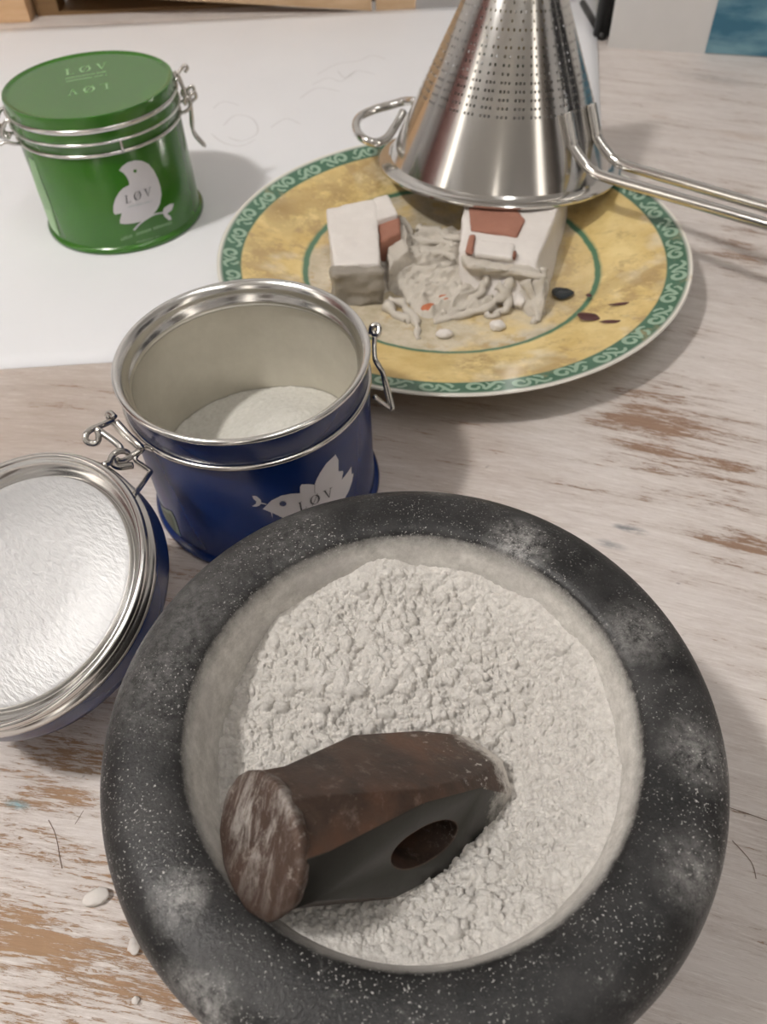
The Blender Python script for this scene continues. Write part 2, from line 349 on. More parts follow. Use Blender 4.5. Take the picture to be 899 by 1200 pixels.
def added_wardrobe(lo, hi, col, label, face):  # unseen furniture added as dark streaks in the sieve's reflection
    n_ = (lo[0]+hi[0])/2, (lo[1]+hi[1])/2, lo[2]
    r_ = thing('added_wardrobe', label, 'added_wardrobe', n_)
    mt = m_wood('added_wardrobe_wood_%d' % int(abs(lo[0]*10)), tuple(c*.7 for c in col), col)
    MB().box(lo, hi).build('carcass', mt, r_, org=n_, smooth=False)
    ax = 0 if face[0] == 'x' else 1; w = 1-ax; e = hi[ax] if face[1] == '+' else lo[ax]; sg = 1 if face[1] == '+' else -1
    for k in (0, 1):
        a0 = lo[w]+(hi[w]-lo[w])*(.02+.49*k); a1 = a0+(hi[w]-lo[w])*.47
        l2, h2 = [0, 0, lo[2]+.2], [0, 0, hi[2]-.1]; l2[w], h2[w] = a0, a1; l2[ax], h2[ax] = sorted((e, e+sg*.08))
        dr = MB().box(l2, h2).build('door', mt, r_, org=tuple((np.array(l2)+np.array(h2))/2), smooth=False)
        l3, h3 = list(l2), list(h2); m_ = a1-.2 if k == 0 else a0+.1; l3[w], h3[w] = m_, m_+.08; l3[2], h3[2] = flo+3.6, flo+4.2; l3[ax], h3[ax] = sorted((e+sg*.08, e+sg*.16))
        MB().box(l3, h3).build('handle', m_wire_, dr, org=tuple((np.array(l3)+np.array(h3))/2), smooth=False)
m_wire_ = plain('furniture_handle', (.5, .48, .45), .3, 1)
added_wardrobe((.6, Y0+.06, flo), (1.5, Y0+1.6, flo+7.6), (.03, .026, .024), 'added tall black cabinet behind the camera, unseen, a dark streak for the sieve', 'y+')
added_wardrobe((X0+.06, 0.6, flo), (X0+1.7, 2.6, flo+7.6), (.10, .022, .014), 'added tall dark red cabinet on the left wall, unseen, a dark streak for the sieve', 'x+')
added_wardrobe((X1-1.7, -3.4, flo), (X1-.06, -1.0, flo+7.4), (.05, .034, .024), 'added tall dark brown cabinet on the right wall, unseen, a dark streak for the sieve', 'x-')

def added_floor_lamp(c, label, hgt, r, watt):  # unseen glowing shade, added for bright sieve streaks and ambient fill
    c = (c[0], c[1], flo); t_ = thing('added_floor_lamp', label, 'lamp', c)
    MB().lathe([(0, 0), (.5, 0), (.5, .08), (.06, .12), (0, .12)], c, 40).build('base', m_wire_, t_, org=c)
    MB().tube([(c[0], c[1], flo+.1), (c[0], c[1], flo+hgt)], .04, 10).build('pole', m_wire_, t_, org=c)
    e = NT('added_lit_shade'); e.b.inputs['Emission Color'].default_value = (1, .93, .84, 1); e.b.inputs['Emission Strength'].default_value = watt
    MB().lathe([(r, hgt-2.2), (r, hgt+2.4), (r-.02, hgt+2.4), (r-.02, hgt-2.2)], c, 40, True).build('lamp_shade', e.done((.9, .87, .8), .8), t_, org=c)
added_floor_lamp((-.75, -4.8, 0), 'added tall lamp with a narrow lit paper shade near the door, unseen, for sieve streaks and fill', 5.2, .32, 1.8)
added_floor_lamp((3.9, -2.2, 0), 'added tall lamp with a narrow lit paper shade on the right, unseen, for sieve streaks and fill', 5.2, .32, 1.8)
added_floor_lamp((-5.6, -.4, 0), 'added tall lamp with a narrow lit paper shade on the left, unseen, for sieve streaks and fill', 5.2, .32, 1.8)

# ================================================================ table
tr = Matrix.Rotation(math.radians(-16.5), 3, 'Z'); TC = (.25, 1.05, 0)
MT = m_table()
tb = thing('work_table', 'worn table with scraped cream paint showing brown wood', 'table', (TC[0], TC[1], flo))
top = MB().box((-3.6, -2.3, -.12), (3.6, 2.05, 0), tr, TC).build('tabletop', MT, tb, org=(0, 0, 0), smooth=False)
for sx in (-3.3, 3.3):
    for sy in (-2.0, 1.8):
        MB().box((sx-.12, sy-.12, flo), (sx+.12, sy+.12, -.12), tr, TC).build('leg', MT, tb, org=tuple(np.array(tr@Vector((sx, sy, 0)))+np.array((TC[0], TC[1], flo))), smooth=False)
MB().box((-3.3, -2.0, -.5), (3.3, -1.9, -.12), tr, TC).build('apron', MT, tb, org=(0, 0, -.3), smooth=False)

m_scr = plain('scratch_dark', (.16, .11, .08), .8)
def flat_line(pts, w, z):
    mb = MB(); P = cr(pts, 8); V = []
    for i, p in enumerate(P):
        a = P[max(0, i-1)]; b = P[min(len(P)-1, i+1)]; t = b-a; t = t/(np.hypot(t[0], t[1])+1e-9); nn = np.array((-t[1], t[0], 0))
        V += [p+nn*w/2, p-nn*w/2]
    return mb.add(V, [(2*i, 2*i+1, 2*i+3, 2*i+2) for i in range(len(P)-1)])
for L_, w_ in (([(57, 961), (64, 975), (68, 990), (70, 1003), (73, 1018)], .0011), ([(98, 950), (92, 960), (88, 966)], .0008), ([(858, 985), (880, 1010), (886, 1030)], .0010), ([(850, 945), (880, 955), (899, 962)], .0010)):
    flat_line([at(p, 0)+np.array((0, 0, .0006)) for p in L_], w_, 0).build('scratch', m_scr, top, org=(0, 0, 0))

# ================================================================ paper sheet
pc = [(-2.05, 1.235), (.485, 1.305), (.86, 3.26), (-2.0, 3.22)]
mb = MB(); nx, ny = 60, 40; V = []; T_ = .0016
def paper_z(u, v):
    return .0012 + .003*max(0, v-.93)/.07*(0.5+.5*math.sin(u*9+.5)) + .02*max(0, u-.96)/.04*max(0, v-.5)
for k in (0, 1):
    for j in range(ny+1):
        for i in range(nx+1):
            u, v = i/nx, j/ny
            p = (1-v)*((1-u)*np.array(pc[0])+u*np.array(pc[1]))+v*((1-u)*np.array(pc[3])+u*np.array(pc[2]))
            V.append((p[0], p[1], paper_z(u, v)+k*T_-.0011))
Fs = []; S_ = (nx+1)*(ny+1); q = lambda i, j, k: k*S_+j*(nx+1)+i
for j in range(ny):
    for i in range(nx):
        Fs += [(q(i, j, 1), q(i+1, j, 1), q(i+1, j+1, 1), q(i, j+1, 1)), (q(i, j, 0), q(i, j+1, 0), q(i+1, j+1, 0), q(i+1, j, 0))]
for i in range(nx): Fs += [(q(i, 0, 0), q(i+1, 0, 0), q(i+1, 0, 1), q(i, 0, 1)), (q(i, ny, 0), q(i, ny, 1), q(i+1, ny, 1), q(i+1, ny, 0))]
for j in range(ny): Fs += [(q(0, j, 0), q(0, j, 1), q(0, j+1, 1), q(0, j+1, 0)), (q(nx, j, 0), q(nx, j+1, 0), q(nx, j+1, 1), q(nx, j, 1))]
pp = mb.add(V, Fs).build('paper_sheet', m_paper(), org=(-.6, 2.2, 0))
tag(pp, 'large white paper sheet with a faint pencil drawing, under the green tin', 'paper')
mpen = plain('pencil_grey', (.68, .67, .68), .8)
def flat_line(pts, w, z):
    mb = MB(); P = cr(pts, 8); V = []
    for i, p in enumerate(P):
        a = P[max(0, i-1)]; b = P[min(len(P)-1, i+1)]; t = b-a; t = t/(np.hypot(t[0], t[1])+1e-9); nn = np.array((-t[1], t[0], 0))
        V += [p+nn*w/2, p-nn*w/2]
    return mb.add(V, [(2*i, 2*i+1, 2*i+3, 2*i+2) for i in range(len(P)-1)])
for L_ in ([(372, 88), (395, 76), (420, 72), (436, 66), (452, 70)], [(366, 100), (385, 92), (400, 96), (418, 84), (440, 88)], [(352, 116), (372, 104), (398, 108)], [(262, 148), (276, 136), (296, 140), (302, 156), (284, 166), (268, 162)], [(248, 158), (262, 168), (282, 172), (300, 164)], [(396, 84), (404, 92), (414, 86)], [(318, 150), (335, 140), (352, 146)], [(250, 128), (262, 120), (280, 124)]):
    flat_line([at(p, .0) * np.array((1, 1, 0)) + np.array((0, 0, .0021)) for p in L_], .004, 0).build('pencil_line', mpen, pp, org=(0, 0, .002))

# ================================================================ tins
m_tin = plain('bright_tinplate', (.74, .73, .71), .2, 1, .05)
m_wire = plain('steel_wire', (.62, .60, .57), .22, 1, .06)
m_blue = plain('blue_enamel', (.0025, .019, .105), .24, 0, .1, 30, **{'Coat Weight': .15, 'Coat Roughness': .08})
m_green = plain('green_enamel', (.030, .135, .008), .24, 0, .1, 30, **{'Coat Weight': .4, 'Coat Roughness': .1})
m_print = plain('printed_white', (.62, .60, .615), .4)
m_prdark = plain('printed_grey', (.05, .05, .055), .5)
m_prgreen = plain('printed_pale_green', (.30, .48, .25), .4)
nin = NT('dusty_tin_inside'); fin = nin.noise(70, 6, .7)
m_inside = nin.done(nin.mix(fin, (.52, .49, .42), (.72, .69, .61)), .42, .55, nin.noise(300, 4), .15, .0005)

def wrap_poly(polys, c, r, name, mat, parent, org):
    """flat shapes given as pixel outlines -> thin print wrapped on a vertical cylinder"""
    bm = bmesh.new()
    for P in polys:
        pts = []
        for p in P:
            a, z = on_cyl(p, c, r)
            pts.append((a, max(z, .021)))
        vs = [bm.verts.new((a*r, z, 0)) for a, z in pts]
        try: bm.faces.new(vs)
        except ValueError: pass
    if bm.faces:
        x0 = min(v.co.x for v in bm.verts); x1 = max(v.co.x for v in bm.verts); x = x0
        while x < x1:
            x += .006
            bmesh.ops.bisect_plane(bm, geom=bm.verts[:]+bm.edges[:]+bm.faces[:], plane_co=(x, 0, 0), plane_no=(1, 0, 0))
    bmesh.ops.triangulate(bm, faces=bm.faces[:])
    for v in bm.verts:
        a, z = v.co.x/r, v.co.y; rr = r+.0007
        v.co = Vector((c[0]+rr*math.cos(a)-org[0], c[1]+rr*math.sin(a)-org[1], z-org[2]))*H
    bmesh.ops.recalc_face_normals(bm, faces=bm.faces)
    me = bpy.data.meshes.new(name); bm.to_mesh(me); bm.free(); me.materials.append(mat)
    o = bpy.data.objects.new(name, me); COL.objects.link(o); o.parent = parent
    o.location = wv(org)-parent_world(parent); return o
def zoomed(pts, s, o): return [(o[0]+x/s, o[1]+y/s) for x, y in pts]
# serif capitals as simple outlines in a unit cap height
def glyph(ch):
    if ch == 'L': return [[(.08, 0), (.22, 0), (.22, 1), (.08, 1)], [(0, .95), (.30, .95), (.30, 1), (0, 1)], [(0, 0), (.60, 0), (.60, .05), (0, .05)], [(.54, .05), (.60, .05), (.60, .26)]], .66
    if ch == 'V': return [[(.07, 1), (.22, 1), (.44, 0), (.37, 0)], [(.38, 0), (.44, 0), (.70, 1), (.65, 1)], [(0, .95), (.30, .95), (.30, 1), (0, 1)], [(.56, .95), (.80, .95), (.80, 1), (.56, 1)]], .82
    out = []; n = 20
    for i in range(n):
        a, b = 2*math.pi*i/n, 2*math.pi*(i+1)/n
        f = lambda t, rx, ry: (.42+rx*math.cos(t), .5+ry*math.sin(t))
        out.append([f(a, .42, .52), f(b, .42, .52), f(b, .27, .475), f(a, .27, .475)])
    out.append([(.08, -.04), (.13, -.06), (.76, 1.04), (.71, 1.06)])
    return out, .86
def word(o, bx, up, gap=.24):              # origin, baseline vector for one cap height, up vector for one cap height
    x = 0; out = []; o, bx, up = map(np.array, (o, bx, up))
    for ch in 'LØV':
        g, w = glyph(ch)
        out += [[tuple(o+bx*(x+p[0])+up*p[1]) for p in P] for P in g]; x += w+gap
    return out
def fine_print(o, bx, up, n):              # too small to read in the photograph: a row of tiny strokes
    out = []; o, bx, up = map(np.array, (o, bx, up)); rr = random.Random(n)
    for i in range(n):
        if rr.random() < .12: continue
        a = i/n; w = .45/n
        out.append([tuple(o+bx*(a+p[0]*w)+up*p[1]) for p in ((0, 0), (1, 0), (1, rr.uniform(.6, 1)), (0, rr.uniform(.6, 1)))])
    return out
def circle_px(c, rx, ry, n=12): return [(c[0]+rx*math.cos(2*math.pi*i/n), c[1]+ry*math.sin(2*math.pi*i/n)) for i in range(n)]
def stroke_px(pts, w):
    P = cr([(a, b, 0) for a, b in pts], 5); out = []
    for i in range(len(P)-1):
        t = P[i+1]-P[i]; t /= np.linalg.norm(t)+1e-9; n_ = np.array((-t[1], t[0], 0))*w/2
        out.append([tuple((P[i]+n_)[:2]), tuple((P[i]-n_)[:2]), tuple((P[i+1]-n_)[:2]), tuple((P[i+1]+n_)[:2])])
    return out
def ring(c, r, z, n=96): return [(c[0]+r*math.cos(2*math.pi*i/n), c[1]+r*math.sin(2*math.pi*i/n), z) for i in range(n)]
BR = .1835                                  # body radius
def cyl(c, az, r, z): a = math.radians(az); return np.array((c[0]+r*math.cos(a), c[1]+r*math.sin(a), z))
def tin_body(c, root, mat, opened):
    z0 = .0
    MB().lathe([(.0, .004), (.180, .004), (.187, 0), (.1915, .004), (.1925, .010), (.190, .015), (BR+.001, .018), (BR, .026), (BR, .226), (BR-.002, .230), (BR-.002, .235), (BR, .239), (BR, .279)], (c[0], c[1], z0), 128).build('body', mat, root, org=(c[0], c[1], 0), sharp=50)
    MB().lathe([(BR, .2775), (.1880, .279), (.1892, .283), (.186, .287), (.181, .285), (.176, .280), (.1735, .274), (.1745, .262), (.170, .258), (.1675, .252), (.1700, .246), (.176, .243)], (c[0], c[1], 0), 128).build('rim', m_tin, root, org=(c[0], c[1], .26))
    if opened:
        MB().lathe([(.176, .244), (.1785, .237), (.1785, .012), (.176, .006), (0, .006)], (c[0], c[1], 0), 128).build('inner_wall', m_inside, root, org=(c[0], c[1], .01), sharp=60)
    MB().tube(ring(c, BR+.0005, .232), .0042, 8, True).build('band_wire', m_wire, root, org=(c[0], c[1], .232))

# ---- green tin, closed
g = thing('tea_tin', 'closed green tin with a white bird, standing on the white paper', 'tin', (GT[0], GT[1], .002), 'hinged tea tins')
tin_body(GT, g, m_green, False)
lid = MB().lathe([(0, .3085), (.170, .3085), (.178, .309), (.180, .3115), (.1825, .313), (.1855, .312), (.187, .306), (.1865, .300), (.187, .292), (.187, .276), (.1885, .270), (.1885, .254), (.1865, .252)], (GT[0], GT[1], 0), 128).build('lid', m_green, g, org=(GT[0], GT[1], .25), sharp=50)
MB().tube(ring(GT, .1880, .286), .0042, 8, True).build('lid_wire', m_wire, lid, org=(GT[0], GT[1], .286))
MB().tube(ring(GT, .1885, .258), .003, 8, True).build('lid_edge', m_tin, lid, org=(GT[0], GT[1], .258))
ga, gz = on_cyl((141, 165), GT, .189)
MB().tube([(GT[0]+.189*math.cos(ga), GT[1]+.189*math.sin(ga), z) for z in (.232, .245, .258)], .003, 6).build('wire_joint', m_wire, g, org=(GT[0], GT[1], .24))
# lid lettering: read once and once upside down
lz = .3089
def lid_px(polys, name):
    mb = MB()
    for P in polys: mb.add([tuple(at(p, lz)) for p in P], [tuple(range(len(P)))])
    o = mb.build(name, m_prgreen, lid, org=(GT[0], GT[1], lz)); return o
lid_px(word((77, 88.3), (16.2, -2.9), (-.8, -6.8), .34) , 'lettering')
lid_px(word((127, 97.0), (-16.2, 2.9), (.8, 6.8), .34), 'lettering')
lid_px(fine_print((77, 93.0), (48, -8.4), (-.2, -2.2), 26)+fine_print((78, 96.2), (48, -8.2), (-.2, -1.8), 22), 'fine_print')
# the printed bird
Z8 = lambda pts: zoomed(pts, 8.17, (120, 170))
bird = Z8([(160, 240), (190, 200), (240, 165), (310, 145), (380, 150), (440, 180), (490, 240), (530, 320), (555, 400), (565, 470), (550, 560), (520, 620), (470, 675), (410, 715), (350, 735), (280, 750), (220, 755), (170, 750), (168, 720), (185, 650), (150, 660), (120, 665), (105, 640), (105, 580), (125, 510), (160, 450), (200, 410), (250, 385), (258, 375), (250, 340), (230, 300), (200, 265)])
GO = (GT[0], GT[1], .1)
em = wrap_poly([bird], GT, BR+.0003, 'bird_emblem', m_print, g, GO)
em['label'] = 'white printed bird emblem'
wrap_poly([Z8(circle_px((312, 248), 17, 17))], GT, BR+.0012, 'eye', m_green, em, GO)
wrap_poly([Z8(P) for P in word((222, 562), (84, -29), (-8, -76), .32)], GT, BR+.0012, 'lettering', m_prdark, em, GO)
wrap_poly([Z8(P) for P in fine_print((248, 600), (232, -58), (-2, -18), 22)], GT, BR+.0012, 'fine_print', plain('printed_light_grey', (.35, .42, .42), .5), em, GO)
wrap_poly([Z8(P) for P in stroke_px([(300, 815), (360, 750), (430, 700), (500, 662), (575, 648)], 16)]+[Z8([(572, 648), (590, 600), (640, 565), (682, 558), (665, 620), (620, 655), (595, 668)]), Z8([(578, 658), (595, 650), (618, 655), (650, 680), (662, 710), (640, 722), (600, 692)])], GT, BR+.0003, 'twig', m_print, g, GO)
wrap_poly([Z8(P) for P in fine_print((180, 915), (490, -165), (-4, -30), 30)+fine_print((330, 940), (240, -62), (-3, -24), 16)], GT, BR+.0003, 'fine_print', m_prgreen, g, GO)
wrap_poly([zoomed([(150, 640), (180, 660), (215, 760), (262, 880), (318, 1062), (285, 1040), (255, 990), (200, 830)], 4.446, (0, 40))], GT, BR+.0003, 'side_label', plain('side_label_pale', (.20, .36, .16), .4), g, GO)
wrap_poly([zoomed([(228, 905), (262, 915), (318, 1062), (285, 1040), (255, 990)], 4.446, (0, 40))], GT, BR+.0009, 'side_print', m_prgreen, g, GO)
# hinge and clasp wires of the green tin
def coil(c, ax1, ax2, r, turns=1.6, n=26, ph=0): # small wire eye
    c, ax1, ax2 = map(np.array, (c, ax1, ax2)); nn = np.cross(ax1, ax2)
    return [c+r*(math.cos(ph+2*math.pi*turns*i/n)*ax1+math.sin(ph+2*math.pi*turns*i/n)*ax2)+nn*(.008*i/n) for i in range(n+1)]
def clasp(c, az, root, name, up=True):
    """bail clasp on the tin wall at azimuth az: two eyes, lever loop, bail up to the lid wire"""
    a = math.radians(az); er = np.array((math.cos(a), math.sin(a), 0)); et = np.array((-math.sin(a), math.cos(a), 0)); ez = np.array((0, 0, 1.))
    P = lambda r, t, z: np.array((c[0], c[1], 0))+er*r+et*t+ez*z
    mb = MB()
    for s in (-1, 1):
        mb.tube(cr([P(.184, s*.030, .232), P(.196, s*.030, .234), P(.206, s*.028, .240), P(.212, s*.026, .252), P(.206, s*.024, .262), P(.198, s*.024, .256), P(.199, s*.024, .246)], 4), .0042, 8)
        mb.tube(cr([P(.203, s*.022, .250), P(.214, s*.020, .262), P(.224, s*.018, .268), P(.226, s*.018, .257), P(.216, s*.018, .250)], 4), .0040, 8)
    mb.tube(cr([P(.203, -.022, .252), P(.202, -.02, .275), P(.196, -.018, .298), P(.190, -.018, .300), P(.190, .018, .300), P(.196, .018, .298), P(.202, .02, .275), P(.203, .022, .252)], 4), .004, 8)
    mb.tube(cr([P(.196, .018, .298), P(.206, .022, .304), P(.216, .022, .312), P(.222, .022, .306), P(.214, .022, .298)], 4), .0038, 8)
    o = mb.build(name, m_wire, root, org=tuple(P(.2, 0, .25)))
    mb = MB().tube(cr([P(.212, -.018, .258), P(.208, -.016, .215), P(.204, -.014, .175), P(.222, -.006, .142), P(.222, .006, .142), P(.204, .014, .175), P(.208, .016, .215), P(.212, .018, .258)], 5), .0040, 8)
    mb.build('lever', m_wire, o, org=tuple(P(.2, 0, .2)))
    return o
clasp(GT, 14, g, 'clasp')
a = math.radians(206); er = np.array((math.cos(a), math.sin(a), 0)); et = np.array((-math.sin(a), math.cos(a), 0))
P = lambda r, t, z: np.array((GT[0], GT[1], 0))+er*r+et*t+np.array((0, 0, z))
mb = MB()
for s in (-1, 1):
    mb.tube(cr([P(.185, s*.035, .286), P(.196, s*.033, .284), P(.207, s*.03, .272), P(.212, s*.03, .258), P(.204, s*.03, .25), P(.197, s*.03, .258)], 4), .0042, 8)
    mb.tube(cr([P(.184, s*.03, .232), P(.198, s*.03, .236), P(.212, s*.028, .242), P(.226, s*.026, .240), P(.23, s*.026, .250), P(.22, s*.026, .256), P(.21, s*.026, .250)], 4), .0042, 8)
mb.tube([P(.206, -.034, .254), P(.206, .034, .254)], .0042, 8)
mb.build('hinge', m_wire, g, org=tuple(P(.2, 0, .25)))

# ---- blue tin, open, its lid hanging from the hinge
b = thing('tea_tin', 'open blue tin holding white powder, its lid swung back on the wire hinge', 'tin', (BT[0], BT[1], 0), 'hinged tea tins')
tin_body(BT, b, m_blue, True)
BO = (BT[0], BT[1], .1)
Z5 = lambda pts: zoomed(pts, 5.288, (280, 520))
em = wrap_poly([Z5([(148, 402), (200, 350), (260, 320), (320, 308), (378, 305), (378, 265), (387, 250), (430, 248), (468, 252), (480, 220), (500, 180), (540, 120), (597, 65), (615, 100), (615, 170), (640, 165), (645, 175), (635, 222), (665, 185), (695, 140), (697, 190), (708, 180), (700, 230), (680, 290), (655, 335), (600, 400), (500, 450), (400, 490), (300, 470), (220, 432)])], BT, BR+.0003, 'bird_emblem', m_print, b, BO)
em['label'] = 'white printed bird emblem'
wrap_poly([Z5(circle_px((272, 370), 22, 16))], BT, BR+.0012, 'eye', m_blue, em, BO)
wrap_poly([Z5(P) for P in word((376, 418), (72, -34), (-10, -52), .30)], BT, BR+.0012, 'lettering', m_prdark, em, BO)
wrap_poly([Z5(P) for P in stroke_px([(470, 250), (468, 280), (470, 305)], 3)], BT, BR+.0012, 'wing_line', m_prdark, em, BO)
wrap_poly([Z5([(82, 320), (110, 322), (135, 345), (138, 362), (170, 370), (170, 376), (138, 370), (125, 382), (105, 388), (80, 386), (105, 370), (108, 355), (90, 340)]), Z5([(198, 422), (206, 425), (208, 460)])], BT, BR+.0003, 'twig', m_print, b, BO)
S6 = lambda pts: zoomed(pts, 6.42, (160, 540))
wrap_poly([S6([(130, 280), (190, 335), (262, 378), (285, 420), (320, 520), (352, 612), (318, 596), (250, 540), (205, 490), (160, 390)])], BT, BR+.0003, 'side_label', plain('side_label_edge', (.16, .20, .16), .4), b, BO)
wrap_poly([S6([(160, 340), (200, 362), (255, 400), (275, 440), (305, 540), (325, 592), (260, 535), (215, 485), (180, 400)])], BT, BR+.0009, 'side_print', plain('side_label_olive', (.04, .06, .02), .4), b, BO)
# lid (local z points out of the hollow side)
LC = np.array((-.4653, .5735, .2234)); tl, az = math.radians(19.3), math.radians(230)
ln = np.array((math.sin(tl)*math.cos(az), math.sin(tl)*math.sin(az), math.cos(tl)))
lr = np.array((math.cos(tl)*math.cos(az), math.cos(tl)*math.sin(az), -math.sin(tl))); lt_ = np.cross(ln, lr)
LM = Matrix([[lr[i], lt_[i], ln[i], 0] for i in range(3)]+[[0, 0, 0, 1]])
def lidpart(prof, name, mat, parent, sharp=None):
    me = MB().lathe(prof, (0, 0, 0), 128).build(name, mat, None, sharp=sharp); return me
lidroot = lidpart([(0, -.056), (.160, -.056), (.172, -.055), (.1755, -.061), (.180, -.063), (.184, -.059), (.185, -.050), (.185, -.028), (.1825, -.026), (.180, -.022)], 'lid', m_blue, b, 50)
lidroot.parent = b; lidroot.matrix_local = Matrix.Translation(wv(LC)-Vector(b.location))@LM
def sub(o, par): o.parent = par; o.matrix_local = Matrix.Identity(4); return o
sub(lidpart([(.182, -.026), (.1855, -.026), (.1855, -.018), (.181, -.016), (.1795, -.013), (.1825, -.009), (.1815, -.003), (.178, 0), (.174, -.002), (.1725, -.006), (.171, -.014), (.164, -.019), (.159, -.020), (.1568, -.025), (.1545, -.024), (.1525, -.017)], 'lid_rim', m_tin, None), lidroot)
sub(lidpart([(.1528, -.0175), (.149, -.0155), (.07, -.0145), (0, -.014)], 'lid_panel', m_lidfoil(), None), lidroot)
# hinge wires between tin and lid: outline read from the photograph, heights between band wire and lid edge
Q = lambda x, y, z: at((90+x/8, 470+y/8), z)
mb = MB()
mb.tube(cr([Q(355, 150, .262), Q(315, 115, .262), Q(290, 140, .258), Q(325, 185, .252), Q(450, 320, .246), Q(560, 420, .240), Q(600, 455, .236)], 5), .0045, 8)
mb.tube(cr([Q(375, 195, .262), Q(480, 310, .255), Q(590, 420, .250), Q(605, 455, .242), Q(520, 510, .240), Q(440, 560, .242), Q(385, 562, .248), Q(365, 545, .252)], 5), .0045, 8)
mb.tube(cr([Q(325, 185, .255), Q(230, 228, .262), Q(150, 260, .268), Q(95, 300, .272), Q(80, 360, .268), Q(130, 395, .262), Q(190, 385, .262), Q(205, 320, .270), Q(190, 270, .276)], 5), .0045, 8)
mb.tube(cr([Q(185, 262, .272), Q(270, 320, .268), Q(370, 395, .262), Q(410, 440, .258), Q(400, 470, .255)], 5), .0048, 8)
mb.tube(cr([Q(250, 600, .278), Q(300, 575, .272), Q(330, 520, .268), Q(380, 475, .268), Q(450, 470, .262), Q(480, 490, .256)], 5), .0042, 8)
mb.tube(cr([Q(335, 540, .262), Q(345, 590, .258), Q(400, 615, .252), Q(520, 600, .244)], 5), .0050, 8)
mb.build('hinge', m_wire, b, org=tuple(Q(400, 400, .25)))
mb = MB().tube(cr([Q(600, 455, .238), Q(545, 545, .236), Q(620, 605, .226), Q(690, 660, .218), Q(680, 680, .220), Q(620, 770, .245), Q(560, 850, .262), Q(525, 900, .268)], 4), .0036, 8)
mb.build('hinge_bail', m_wire, b, org=tuple(Q(600, 600, .23)))
mb = MB().tube(cr([Q(620, 440, .232), Q(660, 430, .232), Q(720, 455, .232)], 4), .004, 8)
mb.build('wire_end', m_wire, b, org=tuple(Q(650, 440, .23)))
# latch on the far side of the blue tin, hanging open
L4 = lambda x, y, z: at((400+x/4.61, 340+y/4.61), z)
mb = MB()
mb.tube(cr([L4(160, 235, .245), L4(165, 200, .255), L4(185, 188, .258), L4(203, 200, .256), L4(200, 235, .250), L4(180, 245, .246), L4(172, 222, .250)], 5), .0046, 8)
mb.tube(cr([L4(180, 250, .246), L4(178, 300, .235), L4(182, 370, .225), L4(205, 415, .215), L4(225, 450, .205), L4(255, 550, .175), L4(278, 645, .150)], 5), .0042, 8)
mb.tube(cr([L4(278, 645, .150), L4(262, 636, .152), L4(210, 600, .17), L4(180, 575, .185)], 4), .0036, 8)
mb.tube(cr([L4(185, 375, .226), L4(215, 425, .212), L4(240, 540, .18), L4(266, 636, .152)], 4), .0030, 8)
mb.build('latch', m_wire, b, org=tuple(L4(190, 300, .23)))
# powder in the blue tin
def heightfield(name, n, R, c, zf, mat, inside=None, smooth=True):
    xs = np.linspace(-R, R, n); X, Y = np.meshgrid(xs, xs); Z = zf(X, Y); ok = X**2+Y**2 <= R*R
    idx = -np.ones(X.shape, int); idx[ok] = np.arange(ok.sum())
    V = np.stack([X[ok]+c[0], Y[ok]+c[1], Z[ok]], 1)
    A = idx[:-1, :-1]; B = idx[:-1, 1:]; C_ = idx[1:, 1:]; D = idx[1:, :-1]
    m = (A >= 0) & (B >= 0) & (C_ >= 0) & (D >= 0)
    Fq = np.stack([A[m], B[m], C_[m], D[m]], 1)
    O = np.array((c[0], c[1], float(np.median(V[:, 2]))))
    me = bpy.data.meshes.new(name); me.from_pydata(((V-O)*H).tolist(), [], Fq.tolist())
    me.polygons.foreach_set('use_smooth', np.full(len(me.polygons), smooth)); me.materials.append(mat)
    o = bpy.data.objects.new(name, me); COL.objects.link(o); o.location = Vector(O*H); return o
def vnoise(X, Y, scale, seed, oct=4, gain=.5):
    """value noise in numpy, -1..1"""
    rg = np.random.default_rng(seed); out = 0; amp = 1; tot = 0
    for k in range(oct):
        s = scale*2**k; T = rg.uniform(-1, 1, (256, 256)); x = X*s+500.3; y = Y*s+500.7
        i = np.floor(x).astype(int); j = np.floor(y).astype(int); fx = x-i; fy = y-j
        fx = fx*fx*(3-2*fx); fy = fy*fy*(3-2*fy)
        g_ = lambda a, b_: T[a % 256, b_ % 256]
        out = out+amp*((g_(i, j)*(1-fx)+g_(i+1, j)*fx)*(1-fy)+(g_(i, j+1)*(1-fx)+g_(i+1, j+1)*fx)*fy); tot += amp; amp *= gain
    return out/tot
def tinpow(X, Y):
    d2 = (X-.055)**2+(Y+.005)**2
    return .060+.085*np.exp(-d2/(2*.085**2))+vnoise(X, Y, 18, 3, 4)*.004+vnoise(X, Y, 160, 4, 2)*.0012
tp = heightfield('white_powder', 240, .1783, BT, tinpow, m_powder('fine_white_powder', (.70, .68, .61), (.84, .82, .76)))
tag(tp, 'heap of fine white powder inside the open blue tin', 'powder', kind='stuff')

